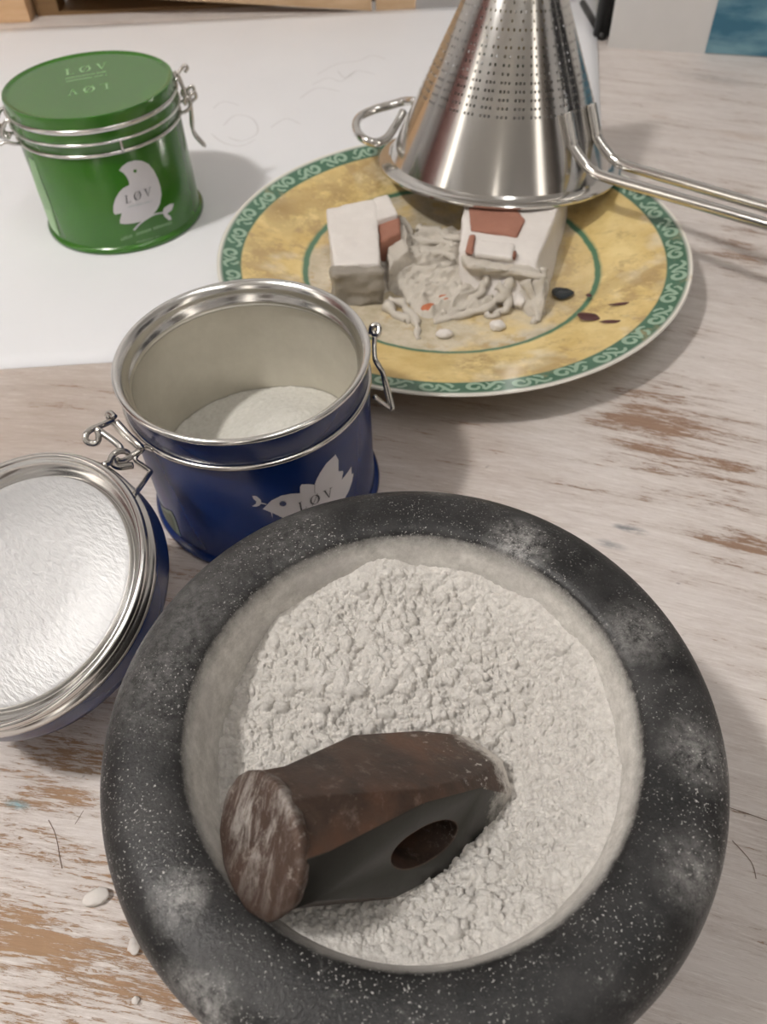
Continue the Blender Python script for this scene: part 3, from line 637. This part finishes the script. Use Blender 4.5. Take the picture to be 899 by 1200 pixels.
# ================================================================ plate
p = thing('dinner_plate', 'round yellow plate with a green scroll border, smeared with clay', 'plate', (PL[0], PL[1], .0015))
prof = [(0, .024), (.22, .024), (.285, .027), (.315, .033), (.345, .044), (.42, .064), (.470, .077), (.495, .084), (.503, .0865), (.505, .084), (.500, .078), (.42, .052), (.34, .030), (.30, .012), (.285, .002), (.275, .002), (.27, .012), (0, .013)]
MB().lathe(prof, (PL[0], PL[1], 0), 160).build('plate_body', m_plate(), p, org=(PL[0], PL[1], 0), sharp=45)
def plate_z(r):
    for (r0, z0), (r1, z1) in zip(prof[:9], prof[1:9]):
        if r0 <= r <= r1: return z0+(z1-z0)*(r-r0)/(r1-r0)
    return .084
m_scroll = plain('scroll_pale_green', (.30, .43, .32), .2)
mb = MB(); NU = 36
def ribbon(pts, w):
    Pq = [np.array(q_, float) for q_ in pts]; V = []
    for i in range(len(Pq)):
        t = Pq[min(i+1, len(Pq)-1)]-Pq[max(i-1, 0)]; t /= np.linalg.norm(t)+1e-9; n_ = np.array((-t[1], t[0]))
        ww = w*(.55+.45*math.sin(math.pi*min(1, max(0, i/(len(Pq)-1)))))
        for s in (-1, 1):
            q_ = Pq[i]+n_*ww/2*s; r_ = .4755+q_[1]; a_ = q_[0]/.4755
            V.append((PL[0]+r_*math.cos(a_), PL[1]+r_*math.sin(a_), plate_z(r_)+.0009))
    mb.add(V, [(2*i, 2*i+1, 2*i+3, 2*i+2) for i in range(len(Pq)-1)])
step = 2*math.pi*.4755/NU
for u in range(NU):
    s0 = u*step; fl = 1 if u % 2 == 0 else -1
    sp = []
    for i in range(22):
        t = i/21; rad = .0165*(1-.62*t); an = math.pi*(-.2+2.3*t)*fl
        sp.append((s0+rad*math.cos(an)*1.05, fl*.001+rad*math.sin(an)))
    ribbon(sp, .0090)
    ribbon([(s0+.016, -fl*.011), (s0+.024, -fl*.004), (s0+.032, fl*.006), (s0+.040, fl*.013), (s0+.050, fl*.012), (s0+.056, fl*.006)], .0088)
    ribbon([(s0+.030, -fl*.015), (s0+.038, -fl*.012), (s0+.044, -fl*.005), (s0+.041, fl*.001)], .0076)
    ribbon([(s0+.022, fl*.016), (s0+.027, fl*.010), (s0+.026, fl*.005)], .005)
mb.build('scroll_border', m_scroll, p, org=(PL[0], PL[1], .07), clean=False)
def blob(px_c, rx, ry, hgt, z, seed, rot=0, n=18):
    c = at(px_c, z); rg = random.Random(seed); V = [(c[0], c[1], z+hgt)]; Fs = []
    for lv, (k, hz) in enumerate(((.55, .85), (.85, .5), (1., -.1))):
        for i in range(n):
            a_ = 2*math.pi*i/n; w = 1+.28*mnoise.noise(Vector((math.cos(a_)*1.3+seed, math.sin(a_)*1.3, lv*.1)))
            x, y = rx*k*w*math.cos(a_), ry*k*w*math.sin(a_)
            V.append((c[0]+x*math.cos(rot)-y*math.sin(rot), c[1]+x*math.sin(rot)+y*math.cos(rot), z+hgt*hz))
    for i in range(n):
        j = (i+1) % n; Fs.append((0, 1+i, 1+j))
        for lv in (0, 1): Fs.append((1+lv*n+i, 1+(lv+1)*n+i, 1+(lv+1)*n+j, 1+lv*n+j))
    return MB().add(V, Fs)
m_purple = plain('dried_maroon_paint', (.075, .022, .020), .5); m_ink = plain('wet_dark_glaze', (.02, .025, .028), .08)
m_orange = plain('orange_paint', (.46, .14, .06), .7)
blob((690, 371), .024, .013, .0025, plate_z(.38)-.0005, 3, -.2).build('paint_smear', m_purple, p)
blob((721, 377), .030, .006, .002, plate_z(.41), 5, -.12).build('paint_smear', m_purple, p)
blob((727, 356), .026, .004, .0015, plate_z(.40), 8, .08).build('paint_smear', m_purple, p)
blob((690, 346), .006, .006, .002, plate_z(.36), 8, .08).build('paint_smear', m_purple, p)
blob((659, 343), .024, .021, .003, .0335, 9, .3).build('dark_stain', m_ink, p)
blob((503, 361), .017, .014, .008, .031, 12, .3).build('paint_smear', m_orange, p)
blob((521, 352), .013, .018, .010, .036, 13, .3).build('paint_smear', m_orange, p)

# ================================================================ clay coated brick pieces
def m_clay(name, a, b):
    n = NT(name); f = n.noise(60, 6, .7)
    return n.done(n.mix(f, a, b), .85, 0, n.math('ADD', n.noise(220, 6, .7), n.noise(70, 4, .6)), .5, .0012)
m_plaster = m_clay('dry_white_clay', (.66, .61, .57), (.80, .76, .72))
m_wet = m_clay('damp_grey_clay', (.45, .41, .35), (.67, .62, .55)); m_damp = m_clay('dark_damp_clay', (.21, .185, .155), (.37, .335, .285))
m_brick = m_clay('bare_red_brick', (.27, .115, .075), (.38, .18, .125))
def chunk(pts_top, pts_bot, name, mat, parent, seed, amp=.004, cuts=4, org=None):
    """solid between two same-sized rings of points, subdivided, rounded and roughened"""
    n = len(pts_top); bm = bmesh.new()
    T_ = [bm.verts.new(tuple(q_)) for q_ in pts_top]; B_ = [bm.verts.new(tuple(q_)) for q_ in pts_bot]
    bm.faces.new(T_); bm.faces.new(B_[::-1])
    for i in range(n): j = (i+1) % n; bm.faces.new((T_[j], T_[i], B_[i], B_[j]))
    bmesh.ops.recalc_face_normals(bm, faces=bm.faces)
    bmesh.ops.bevel(bm, geom=bm.edges[:], offset=.006, segments=2, affect='EDGES', profile=.6)
    bmesh.ops.triangulate(bm, faces=bm.faces[:])
    for _ in range(cuts):
        long_ = [e for e in bm.edges if e.calc_length() > .012]
        if not long_: break
        bmesh.ops.subdivide_edges(bm, edges=long_, cuts=1); bmesh.ops.triangulate(bm, faces=bm.faces[:])
    bm.normal_update()
    mv = [(v, v.normal.copy(), mnoise.fractal(v.co*16+Vector((seed, 0, 0)), .9, 2.0, 4)+.6*mnoise.noise(v.co*55)) for v in bm.verts]
    for v, nn, k in mv: v.co += nn*k*amp
    org = org or tuple(np.mean(np.array(pts_bot), 0)); O = Vector(org)
    for v in bm.verts: v.co = (v.co-O)*H
    me = bpy.data.meshes.new(name); bm.to_mesh(me); bm.free(); me.materials.append(mat); me.polygons.foreach_set('use_smooth', [True]*len(me.polygons))
    o = bpy.data.objects.new(name, me); COL.objects.link(o)
    if parent: o.parent = parent; o.location = O*H-parent_world(parent)
    else: o.location = O*H
    return o
zt = .108; zb = .0235
T3 = lambda pts, z: [tuple(at(q_, z)) for q_ in pts]
def dropped(P3, z, grow=0.0):
    c = np.mean(np.array(P3), 0); return [(c[0]+(x-c[0])*(1+grow), c[1]+(y-c[1])*(1+grow), z) for x, y, _ in P3]
# left piece: an upright bar with a shorter arm behind it, brick showing in the corner
bl = thing('brick_fragment', 'L-shaped brick fragment coated in white clay beside the blue tin on the plate', 'brick', tuple(at((430, 330), zb)), 'clay-coated brick fragments')
t1 = T3([(382, 244), (441, 232), (446, 308), (391, 311)], zt)
chunk(t1, dropped(t1, zb, .03), 'clay_block', m_plaster, bl, 1, .0028)
t2 = T3([(437, 233), (454, 227), (467, 250), (440, 258)], zt)
chunk(t2, dropped(t2, zb), 'clay_arm', m_plaster, bl, 2, .0028)
t3 = T3([(440, 256), (467, 251), (470, 272), (446, 283)], zt-.012)
chunk(t3, dropped(t3, zb, .1), 'bare_brick', m_brick, bl, 3, .003)
t4 = T3([(452, 272), (474, 262), (480, 292), (456, 312)], .078)
chunk(t4, dropped(t4, zb, .2), 'damp_coat', m_wet, bl, 4, .006)
t6 = T3([(388, 313), (448, 310), (450, 318), (390, 321)], zt-.006)
fb = [tuple(np.array(q_)*np.array((1, 1, 0))+np.array((0, -.006 if i > 1 else .02, zb))) for i, q_ in enumerate(t6)]
chunk(t6, fb, 'damp_face', m_damp, bl, 6, .007)
# right piece: a flat block under the sieve rim, red brick bare on its upper face
br_ = thing('brick_fragment', 'block of brick with bare red patches and a torn clay coat, under the sieve rim', 'brick', tuple(at((600, 320), zb)), 'clay-coated brick fragments')
t5 = [tuple(at((551, 241), .112)), tuple(at((668, 240), .112)), tuple(at((628, 306), .106)), tuple(at((538, 293), .106))]
bk = [(.226, 1.72), (.452, 1.70)]
t5t = [(bk[0][0], bk[0][1], .113), (bk[1][0], bk[1][1], .113), t5[2], t5[3]]
t5b = [(bk[0][0]-.01, bk[0][1], zb), (bk[1][0]+.012, bk[1][1], zb), (.345, 1.335, zb), (.185, 1.42, zb)]
chunk(t5t, t5b, 'clay_block', m_plaster, br_, 11, .0032)
for k, q4 in enumerate(([(549, 240), (604, 243), (616, 256), (606, 276), (552, 268)], [(550, 274), (558, 274), (554, 296), (545, 293)], [(601, 293), (606, 293), (605, 300), (600, 300)])):
    r_t = T3(q4, .1148); chunk(r_t, dropped(r_t, .104), 'bare_brick', m_brick, br_, 20+k, .0016, 3)
r_t = T3([(560, 280), (604, 284), (601, 302), (556, 296)], .1135); chunk(r_t, dropped(r_t, .100), 'clay_skin', m_plaster, br_, 27, .0016, 3)
t7 = T3([(538, 297), (632, 309), (640, 322), (548, 312)], .098)
b7 = T3([(530, 312), (640, 352), (634, 378), (552, 332)], zb)
chunk(t7, b7, 'damp_coat', m_wet, br_, 31, .009)
# torn damp clay between them
def claysheet(X, Y):
    gx, gy = X+.20, Y+1.48
    d = vnoise(X, Y, 12, 21, 4)*.7+1-((X+.005)/.165)**2-((Y-.0)/.155)**2
    rid = 1-np.abs(vnoise(X*.6+Y*.5, Y*1.6-X*.9, 22, 22, 3))
    return np.where(d > 0, .0225+np.clip(d, 0, .35)*.03+rid**4*.020*np.clip(d*3, 0, 1)+vnoise(X, Y, 60, 23, 3)*.006, .020)
sc_ = heightfield('clay_scraps', 200, .20, (.155, 1.515), claysheet, m_wet)
tag(sc_, 'torn ropes of damp grey clay spread on the plate between the brick fragments', 'clay', kind='stuff')
mb = MB()
C1 = lambda x, y: (370+x/2.81, 210+y/2.81)
strands = [[(330, 245, .045), (400, 240, .05), (470, 265, .06)], [(270, 285, .04), (360, 300, .045), (450, 275, .055)], [(500, 285, .075), (480, 340, .05), (440, 400, .04), (410, 440, .032)], [(560, 320, .075), (545, 370, .05), (490, 420, .038), (430, 455, .032)], [(640, 330, .08), (610, 390, .05), (540, 430, .04), (450, 460, .033), (390, 468, .03)], [(250, 395, .045), (300, 430, .036), (330, 480, .034), (340, 525, .033)], [(225, 415, .04), (270, 450, .034), (310, 470, .032)], [(690, 340, .085), (720, 400, .055), (735, 465, .036)], [(740, 300, .085), (750, 350, .065), (735, 430, .04), (725, 475, .034)], [(590, 350, .07), (640, 400, .045), (610, 440, .036), (560, 450, .033)], [(340, 160, .05), (410, 180, .05), (480, 200, .06)], [(300, 200, .05), (380, 205, .05), (460, 225, .058)], [(75, 320, .07), (100, 360, .05), (115, 400, .035)], [(280, 130, .06), (310, 180, .05), (300, 230, .045)]]
for i, s_ in enumerate(strands):
    pts = cr([at(C1(x, y), z-.006) for x, y, z in s_], 6); m_ = len(pts)
    rr = [(.0082+.0058*mnoise.noise(Vector((i*3.1, k*.55, 0))))*(1.3-.6*k/m_) for k in range(m_)]
    pts = [q_+np.array((mnoise.noise(Vector((i*2.3, k*.3, 3))), mnoise.noise(Vector((i*2.3, k*.3, 7))), 0))*.012 for k, q_ in enumerate(pts)]
    mb.add(*(lambda q_: (q_.v, q_.f))(MB().tube(pts, rr, 8)))
so = mb.build('clay_rope', m_wet, sc_, org=(.155, 1.515, .03)); so['kind'] = 'stuff'
def lump(name, c, r, mat, seed, sq=(1, 1, .7)):
    bm = bmesh.new(); bmesh.ops.create_icosphere(bm, subdivisions=3, radius=1)
    for v in bm.verts:
        k = 1+.22*mnoise.fractal(v.co*1.3+Vector((seed*3.7, 0, 0)), .8, 2, 3); v.co = Vector((v.co.x*sq[0], v.co.y*sq[1], v.co.z*sq[2]))*k*r*H
    me = bpy.data.meshes.new(name); bm.to_mesh(me); bm.free(); me.materials.append(mat); me.polygons.foreach_set('use_smooth', [True]*len(me.polygons))
    o = bpy.data.objects.new(name, me); COL.objects.link(o); o.location = wv(c); return o
for i, (px, z, r, sq) in enumerate((((609, 351), .040, .017, (.8, 1.25, .8)), ((583, 381), .034, .015, (1, .85, .7)), ((521, 391), .034, .014, (1.2, .7, .7)))):
    o = lump('clay_crumb', at(px, z), r, m_plaster, i+1, sq)
    tag(o, ('tall white clay crumb leaning on the red brick block', 'rounded white clay crumb below the brick block on the plate', 'flat white clay crumb by the clay ropes near the plate rim')[i], 'clay crumb', 'clay crumbs on the plate')

# ================================================================ conical sieve, upside down on plate and brick
m_steel = NT('polished_steel'); fs = m_steel.noise(40, 5, .6)
m_steel = m_steel.done((.66, .645, .62), m_steel.mix(fs, (.10,)*3, (.19,)*3), 1.0)
SCN = np.array((.3197, 1.8788, .10)); sn = np.array((.0428, .1165, 1.)); sn /= np.linalg.norm(sn)
s1 = np.array((1, 0, -sn[0]/sn[2])); s1 /= np.linalg.norm(s1); s2 = np.cross(sn, s1)
SR, SB, SH = .2925, .266, .5691
sv = thing('conical_sieve', 'polished steel conical sieve standing upside down on the yellow plate', 'sieve', tuple(SCN))
SM = Matrix([[s1[i], s2[i], sn[i], 0] for i in range(3)]+[[0, 0, 0, 1]])
def spart(mb, name, mat=m_steel, clean=True, smooth=True, sharp=None):
    o = mb.build(name, mat, None, clean=clean, smooth=smooth, sharp=sharp); o.parent = sv; o.matrix_local = SM; return o
rowz = [(0.0)]; holes = []; z = .142; GN = 34; NA = GN*8
zs = [0, .02, .05, .09, .125]
for k in range(24):
    zs += [z, z+.0050]; holes.append((len(zs)-2, k)); z += .0148
zs += [z+.01, SH*.93]
V = []; 
for zz in zs:
    r_ = SB*(1-zz/SH)
    for i in range(NA): a_ = 2*math.pi*i/NA; V.append((r_*math.cos(a_), r_*math.sin(a_), zz))
hr = dict(holes); Fs = []
for j in range(len(zs)-1):
    k = hr.get(j)
    for i in range(NA):
        s_ = i % 8
        if k is not None:
            if (k < 5 and s_ in (1, 3, 5)) or (5 <= k < 9 and s_ in (1, 4)) or (k >= 9 and s_ in (1, 5) and k % 2 == 0) or (k >= 9 and s_ == 3 and k % 2 == 1): continue
        Fs.append((j*NA+i, j*NA+(i+1) % NA, (j+1)*NA+(i+1) % NA, (j+1)*NA+i))
co = spart(MB().add(V, Fs), 'cone', clean=False)
rt = SB*(1-.93)
spart(MB().lathe([(rt, SH*.928), (rt*.8, SH*.955), (rt*.4, SH*.968), (0, SH*.972)], (0, 0, 0), 48), 'tip')
spart(MB().lathe([(SB*(1-.004/SH), .004), (SB+.001, .001), (SB+.004, -.002), (SR-.008, -.0055), (SR-.003, -.0055), (SR, -.009), (SR-.001, -.014), (SR-.005, -.0155), (SR-.010, -.012), (SB-.006, -.006), (SB-.006, 0)], (0, 0, 0), 160), 'flange', sharp=50)
ah = math.radians(-47); hd = np.array((math.cos(ah), math.sin(ah), 0)); ht = np.array((-math.sin(ah), math.cos(ah), 0)); up3 = np.array((0, 0, 1.))
HPt = lambda r, t, z: hd*r+ht*t+up3*z
mb = MB()
def cone_r(z): return SB*(1-z/SH)
for s in (-1, 1):
    a_ = 5.0
    tw = lambda r: s*(.046-.010*max(0, r-.3)/.6)
    pts = []
    for zz in (.150, .125, .10, .085):
        R_ = cone_r(zz)+.011; t_ = s*.045; pts.append(HPt(math.sqrt(R_*R_-t_*t_), t_, zz))
    pts += [HPt(.262, s*.0455, .063), HPt(.284, s*.046, .052), HPt(.320, s*.046, .047)]
    pts += [HPt(r, tw(r), .047+.008*(r-.3)) for r in (.45, .6, .75, .9)]
    if s == -1: left = pts
    else: right = pts
mb.tube(cr(left, 8)+cr([HPt(.9, -.040, .052), HPt(.97, -.03, .052), HPt(1.0, 0, .052), HPt(.97, .03, .052), HPt(.9, .040, .052)], 6)[1:]+cr(right, 8)[::-1][1:], .0112, 12)
spart(mb, 'handle')
def sloc(p_, zl):
    d_ = ray(p_); t_ = ((SCN-CO)@sn+zl)/(d_@sn); q_ = CO+d_*t_-SCN; return np.array((q_@s1, q_@s2, q_@sn))
mb = MB().tube(cr([sloc((486, 119), .095), sloc((474, 119), .085), sloc((456, 124), .076), sloc((438, 129), .068), sloc((422, 137), .060), sloc((417, 148), .052), sloc((423, 160), .042), sloc((438, 167), .034), sloc((452, 163), .032), sloc((462, 150), .045), sloc((473, 131), .072)], 6), .0100, 12)
spart(mb, 'hook_loop')

# ================================================================ mortar
MO = (MC[0], MC[1], 0)
mp = [(0, .0), (.17, 0), (.185, .006), (.20, .03), (.235, .10), (.268, .18), (.287, .235), (MRO, .266), (MRO+.0005, .280), (MRO-.006, .295), (MRO-.020, .3055), (MRO-.036, MZ-.0005), (MRI+.022, MZ+.001), (MRI+.008, MZ-.002), (MRI+.001, MZ-.008), (MRI-.0025, MZ-.018), (.207, .27), (.197, .22), (.175, .16), (.13, .10), (.07, .075), (0, .07)]
mo = MB().lathe(cr([(a_, 0, b_) for a_, b_ in mp], 3) and [(float(q_[0]), float(q_[2])) for q_ in cr([(a_, 0, b_) for a_, b_ in mp], 3)], MO, 160).build('stone_mortar', m_stone(), None, org=MO)
tag(mo, 'round dark grey stone mortar with a thick rounded rim, dusted with powder', 'mortar')
# ground powder inside
def lumps_on(X, Y, Z, n, rmin, rmax, seed, dens, k=1.0, pw=3.0):
    rg = np.random.default_rng(seed); xs = X[0]; h = xs[1]-xs[0]; N = len(xs); c = 0
    while c < n:
        x, y = rg.uniform(xs[0], xs[-1], 2)
        if x*x+y*y > .2**2: c += 1; continue
        if rg.random() > dens(x, y): c += 1; continue
        c += 1; r = rmin*(rmax/rmin)**(rg.random()**pw)
        i0 = max(0, int((x-r-xs[0])/h)); i1 = min(N, int((x+r-xs[0])/h)+2); j0 = max(0, int((y-r-xs[0])/h)); j1 = min(N, int((y+r-xs[0])/h)+2)
        sx = X[j0:j1, i0:i1]-x; sy = Y[j0:j1, i0:i1]-y; el = rg.uniform(.7, 1.3)
        q_ = r*r-(sx*el)**2-(sy/el)**2; jc = min(N-1, int((y-xs[0])/h)); ic = min(N-1, int((x-xs[0])/h))
        base = Z[jc, ic]; base = min(base, PBASE[jc, ic]+rmax*.8)
        b_ = np.where(q_ > 0, base+np.sqrt(np.maximum(q_, 0))*k-r*.25, -9)
        Z[j0:j1, i0:i1] = np.maximum(Z[j0:j1, i0:i1], b_)
    return Z
def mortar_powder(X, Y):
    global PBASE
    r = np.hypot(X, Y)
    Z = .208+.054*(r/.2)**2+vnoise(X, Y, 9, 30, 3)*.018*np.clip(r/.12, 0, 1)+.026*np.exp(-(((X+.02)/.10)**2+((Y-.075)/.07)**2))
    Z = Z-.045*np.exp(-(((X+.20)/.06)**2+((Y-.02)/.15)**2))-.022*np.exp(-(((X-.085)/.05)**2+((Y+.02)/.05)**2))
    Z = Z+vnoise(X, Y, 14, 31, 3)*.007+vnoise(X, Y, 60, 32, 3)*.0035+vnoise(X, Y, 240, 33, 3)*.0016
    PBASE = Z.copy()
    clumpy = lambda x, y: min(1, .05+.95*math.exp(-(((x+.02)/.115)**2+((y-.085)/.075)**2))+.35*math.exp(-(((x-.07)/.06)**2+((y+.14)/.05)**2)))
    fine = lambda x, y: .35+.65*clumpy(x, y)
    Z = lumps_on(X, Y, Z, 46000, .0010, .0032, 41, fine, 1.0, 1.4)
    Z = lumps_on(X, Y, Z, 14000, .0018, .0044, 43, fine, 1.0, 1.2)
    Z = lumps_on(X, Y, Z, 6500, .0026, .0105, 42, clumpy, .95, 3.4)
    rim_ = np.clip((.2-r)/.03, 0, 1)
    ck = np.exp(-(vnoise(X, Y, 34, 51, 3)/.035)**2)*np.clip(vnoise(X, Y, 20, 52, 2)*3+.3, 0, 1)+.7*np.exp(-(vnoise(X, Y, 90, 53, 2)/.06)**2)*np.clip(vnoise(X, Y, 26, 54, 2)*3+.1, 0, 1)
    Z = Z-ck*.0022*rim_+vnoise(X, Y, 420, 55, 2)*.0010*rim_
    wall = (r > .185)
    smooth_w = np.clip((r-.175)/.02, 0, 1)
    return Z*(1-smooth_w*.35)+(PBASE)*(smooth_w*.35)
mpw = m_powder('ground_clay_powder')
po = heightfield('ground_powder', 740, .2105, MC, mortar_powder, mpw)
tag(po, 'coarse off-white ground clay powder filling the stone mortar', 'powder', kind='stuff')

# ================================================================ hammer head
hx = (hB-hA)/HL; hz0 = np.array((0, 0, 1.)); hy = np.cross(hz0, hx); hy /= np.linalg.norm(hy); hz = np.cross(hx, hy)
roll = math.radians(-24)
hy2 = hy*math.cos(roll)+hz*math.sin(roll); hz2 = -hy*math.sin(roll)+hz*math.cos(roll)
HM = Matrix([[hx[i], hy2[i], hz2[i], hA[i]*H] for i in range(3)]+[[0, 0, 0, 1]])
def octa(x, w, c): return [(x, w, w-c), (x, w-c, w), (x, -(w-c), w), (x, -w, w-c), (x, -w, -(w-c)), (x, -(w-c), -w), (x, w-c, -w), (x, w, -(w-c))]
hw = .053
secs = [octa(.006, .0535, .0310), octa(.030, .0530, .0300), octa(HL*.46, hw*1.04, .008), octa(HL*.78, hw*.95, .008), octa(HL*.95, .048, .022), octa(HL, .045, .022)]
V = [q_ for s_ in secs for q_ in s_]; Fs = [tuple(range(8))[::-1], tuple(range(40, 48))]
for i in range(5):
    for k in range(8): l = (k+1) % 8; Fs.append((i*8+k, i*8+l, (i+1)*8+l, (i+1)*8+k))
hbody = MB().add(V, Fs).build('hammer_head', m_hammer(), None, smooth=False)
ex = HL*.54
cut = MB().lathe([(0, -.2), (1, -.2), (1, .2), (0, .2)], (0, 0, 0), 40)
cut.v = [(ex+v[0]*.043, v[2], v[1]*.021) for v in cut.v]
cuto = cut.build('eye_cutter', m_wire, None, smooth=False)
mdf = hbody.modifiers.new('eye', 'BOOLEAN'); mdf.object = cuto; mdf.operation = 'DIFFERENCE'; mdf.solver = 'EXACT'
bv = hbody.modifiers.new('edge', 'BEVEL'); bv.width = .0011; bv.segments = 2; bv.limit_method = 'ANGLE'; bv.angle_limit = math.radians(14)
dg = bpy.context.evaluated_depsgraph_get(); me2 = bpy.data.meshes.new_from_object(hbody.evaluated_get(dg))
hbody.modifiers.clear(); hbody.data = me2; bpy.data.objects.remove(cuto, do_unlink=True)
me2.polygons.foreach_set('use_smooth', [True]*len(me2.polygons)); me2.set_sharp_from_angle(angle=math.radians(24))
nsm = NT('ground_dark_steel'); fsm = nsm.noise(50, 5, .6); csm = nsm.mix(fsm, (.016, .0155, .013), (.036, .034, .029))
esm = nsm.ramp(nsm.math('ADD', nsm.math('DIVIDE', nsm.axis(0), H*HL), nsm.math('MULTIPLY', nsm.math('SUBTRACT', nsm.noise(110, 6, .8), .5), .34)), [(.86, 0.), (.95, 1.)])
csm = nsm.mix(nsm.math('MULTIPLY', esm, .85), csm, (.66, .63, .585))
me2.materials.append(nsm.done(csm, .32, .5, nsm.noise(300, 4), .08, .0005))
for q_ in me2.polygons:
    if q_.normal.y < -.97: q_.material_index = 1
hbody.matrix_world = HM
tag(hbody, 'rusty steel hammer head with an empty oval eye, lying in the powder', 'hammer head')
fp = [(0, -.0016), (.030, -.0012), (.050, -.0003), (.0558, .0010), (.0575, .0032), (.0572, .007), (.0552, .012), (.048, .015)]
fm = MB().lathe(fp, (0, 0, 0), 64)
def fwob(v):
    a_ = math.atan2(v[1], v[0]); k = 1+.03*mnoise.noise(Vector((math.cos(a_)*2.5, math.sin(a_)*2.5, 4)))+.02*mnoise.noise(Vector((math.cos(a_)*6, math.sin(a_)*6, 9)))
    return (v[2], v[0]*k, v[1]*k)
fm.v = [fwob(v) for v in fm.v]
fo = fm.build('striking_face', m_hface(), None); fo.parent = hbody

# ================================================================ crumbs on the table
for i, (px, r, sq, lb) in enumerate((((113, 1051), .0135, (1.15, .75, .5), 'oval white clay crumb on the table beside the mortar'), ((157, 1109), .009, (.8, 1, .6), 'small white clay crumb touching the side of the mortar'), ((159, 1172), .0042, (1, 1, .7), 'tiny white clay speck on scraped wood beside the mortar'))):
    o = lump('clay_crumb', at(px, r*sq[2]*.8), r, m_plaster, i+7, sq); o.rotation_euler.z = .35
    tag(o, lb, 'clay crumb', 'clay crumbs on the table')

# ================================================================ things at the back of the table
m_pine = m_wood('pale_pine', (.44, .29, .16), (.58, .42, .27)); m_pine2 = m_wood('brown_board', (.15, .085, .032), (.24, .14, .06))
cr_ = thing('wooden_box', 'pale pine wooden box at the back of the table behind the paper', 'box', (-.5, 3.5, 0))
MB().box((-1.9, 3.30, .001), (-1.225, 3.42, .6)).build('end_block', m_wood('peach_pine', (.58, .36, .19), (.70, .48, .29)), cr_, org=(-1.5, 3.34, 0), smooth=False)
MB().box((-1.215, 3.36, .001), (-1.13, 3.46, .6)).build('post', m_pine2, cr_, org=(-1.17, 3.36, 0), smooth=False)
MB().box((-1.13, 3.50, .001), (.20, 3.58, .55)).build('back_board', m_pine2, cr_, org=(-.5, 3.5, 0), smooth=False)
MB().box((-1.13, 3.36, .0), (.20, 3.58, .012)).build('base_board', m_pine2, cr_, org=(-.5, 3.5, 0), smooth=False)
V = [(-1.13, 3.32, .085), (.04, 3.245, .004), (.04, 3.245, .5), (-1.13, 3.32, .5)]; V2 = [(x, y+.06, z) for x, y, z in V]
MB().add(V+V2, [(0, 1, 2, 3), (7, 6, 5, 4), (0, 4, 5, 1), (1, 5, 6, 2), (2, 6, 7, 3), (3, 7, 4, 0)]).build('front_rail', m_pine, cr_, org=(-.5, 3.3, .1), smooth=False)
MB().box((.055, 3.245, .001), (.20, 3.34, .5)).build('corner_post', m_pine, cr_, org=(.1, 3.3, 0), smooth=False)
# white canvas with a blue painted field, standing along the back edge
e0, e1 = np.array((.8075, 2.812, 0)), np.array((2.2, 2.40, 0)); ed = (e1-e0)/np.linalg.norm(e1-e0); en = np.array((-ed[1], ed[0], 0))
def slab(a0, a1, d0, d1, z0, z1):
    V = [e0+ed*a_+en*d_+np.array((0, 0, z_)) for z_ in (z0, z1) for a_, d_ in ((a0, d0), (a1, d0), (a1, d1), (a0, d1))]
    return MB().add(V, [(0, 1, 5, 4), (1, 2, 6, 5), (2, 3, 7, 6), (3, 0, 4, 7), (4, 5, 6, 7), (3, 2, 1, 0)])
m_canv = plain('white_canvas', (.60, .585, .57), .8, 0, .04)
cv = slab(0, 1.3, 0, .09, .0, 1.2).build('painted_canvas', m_canv, None, org=tuple(e0), smooth=False)
tag(cv, 'white canvas with a blue painted field standing along the back of the table', 'canvas')
nb = NT('blue_field'); fb_ = nb.noise(14, 5, .6, nb.mapping(scale=(1, 1, 4)))
m_bl = nb.done(nb.mix(nb.ramp(fb_, [(.42, 0.), (.66, 1.)]), (.030, .125, .195), (.16, .30, .36)), .6)
slab(.308, 1.2, -.004, .001, .004, .262).build('blue_field', m_bl, cv, org=tuple(e0), smooth=False)
# black metal stand between the box and the canvas
m_blk = plain('black_metal', (.012, .012, .012), .45)
bs = thing('black_stand', 'black metal stand with crossed bars beside the white canvas', 'stand', (.79, 3.0, 0))
q0 = at((703, 44), 0); q1 = at((717, 41), 0); upz = np.array((0, 0, 1.))
for nm, a0, a1, r_ in (('upright', q0, q0+upz*.9, .024), ('upright', q1, q1+upz*.9, .016), ('brace', q0+upz*.12, q1+upz*.5, .012), ('crossbar', q0+upz*.035, q1+upz*.035, .016), ('base', q0+np.array((0, -.03, .012)), q0+np.array((0, .3, .012)), .012)):
    MB().tube([a0, a1], r_, 10).build(nm, m_blk, bs, org=tuple(a0))
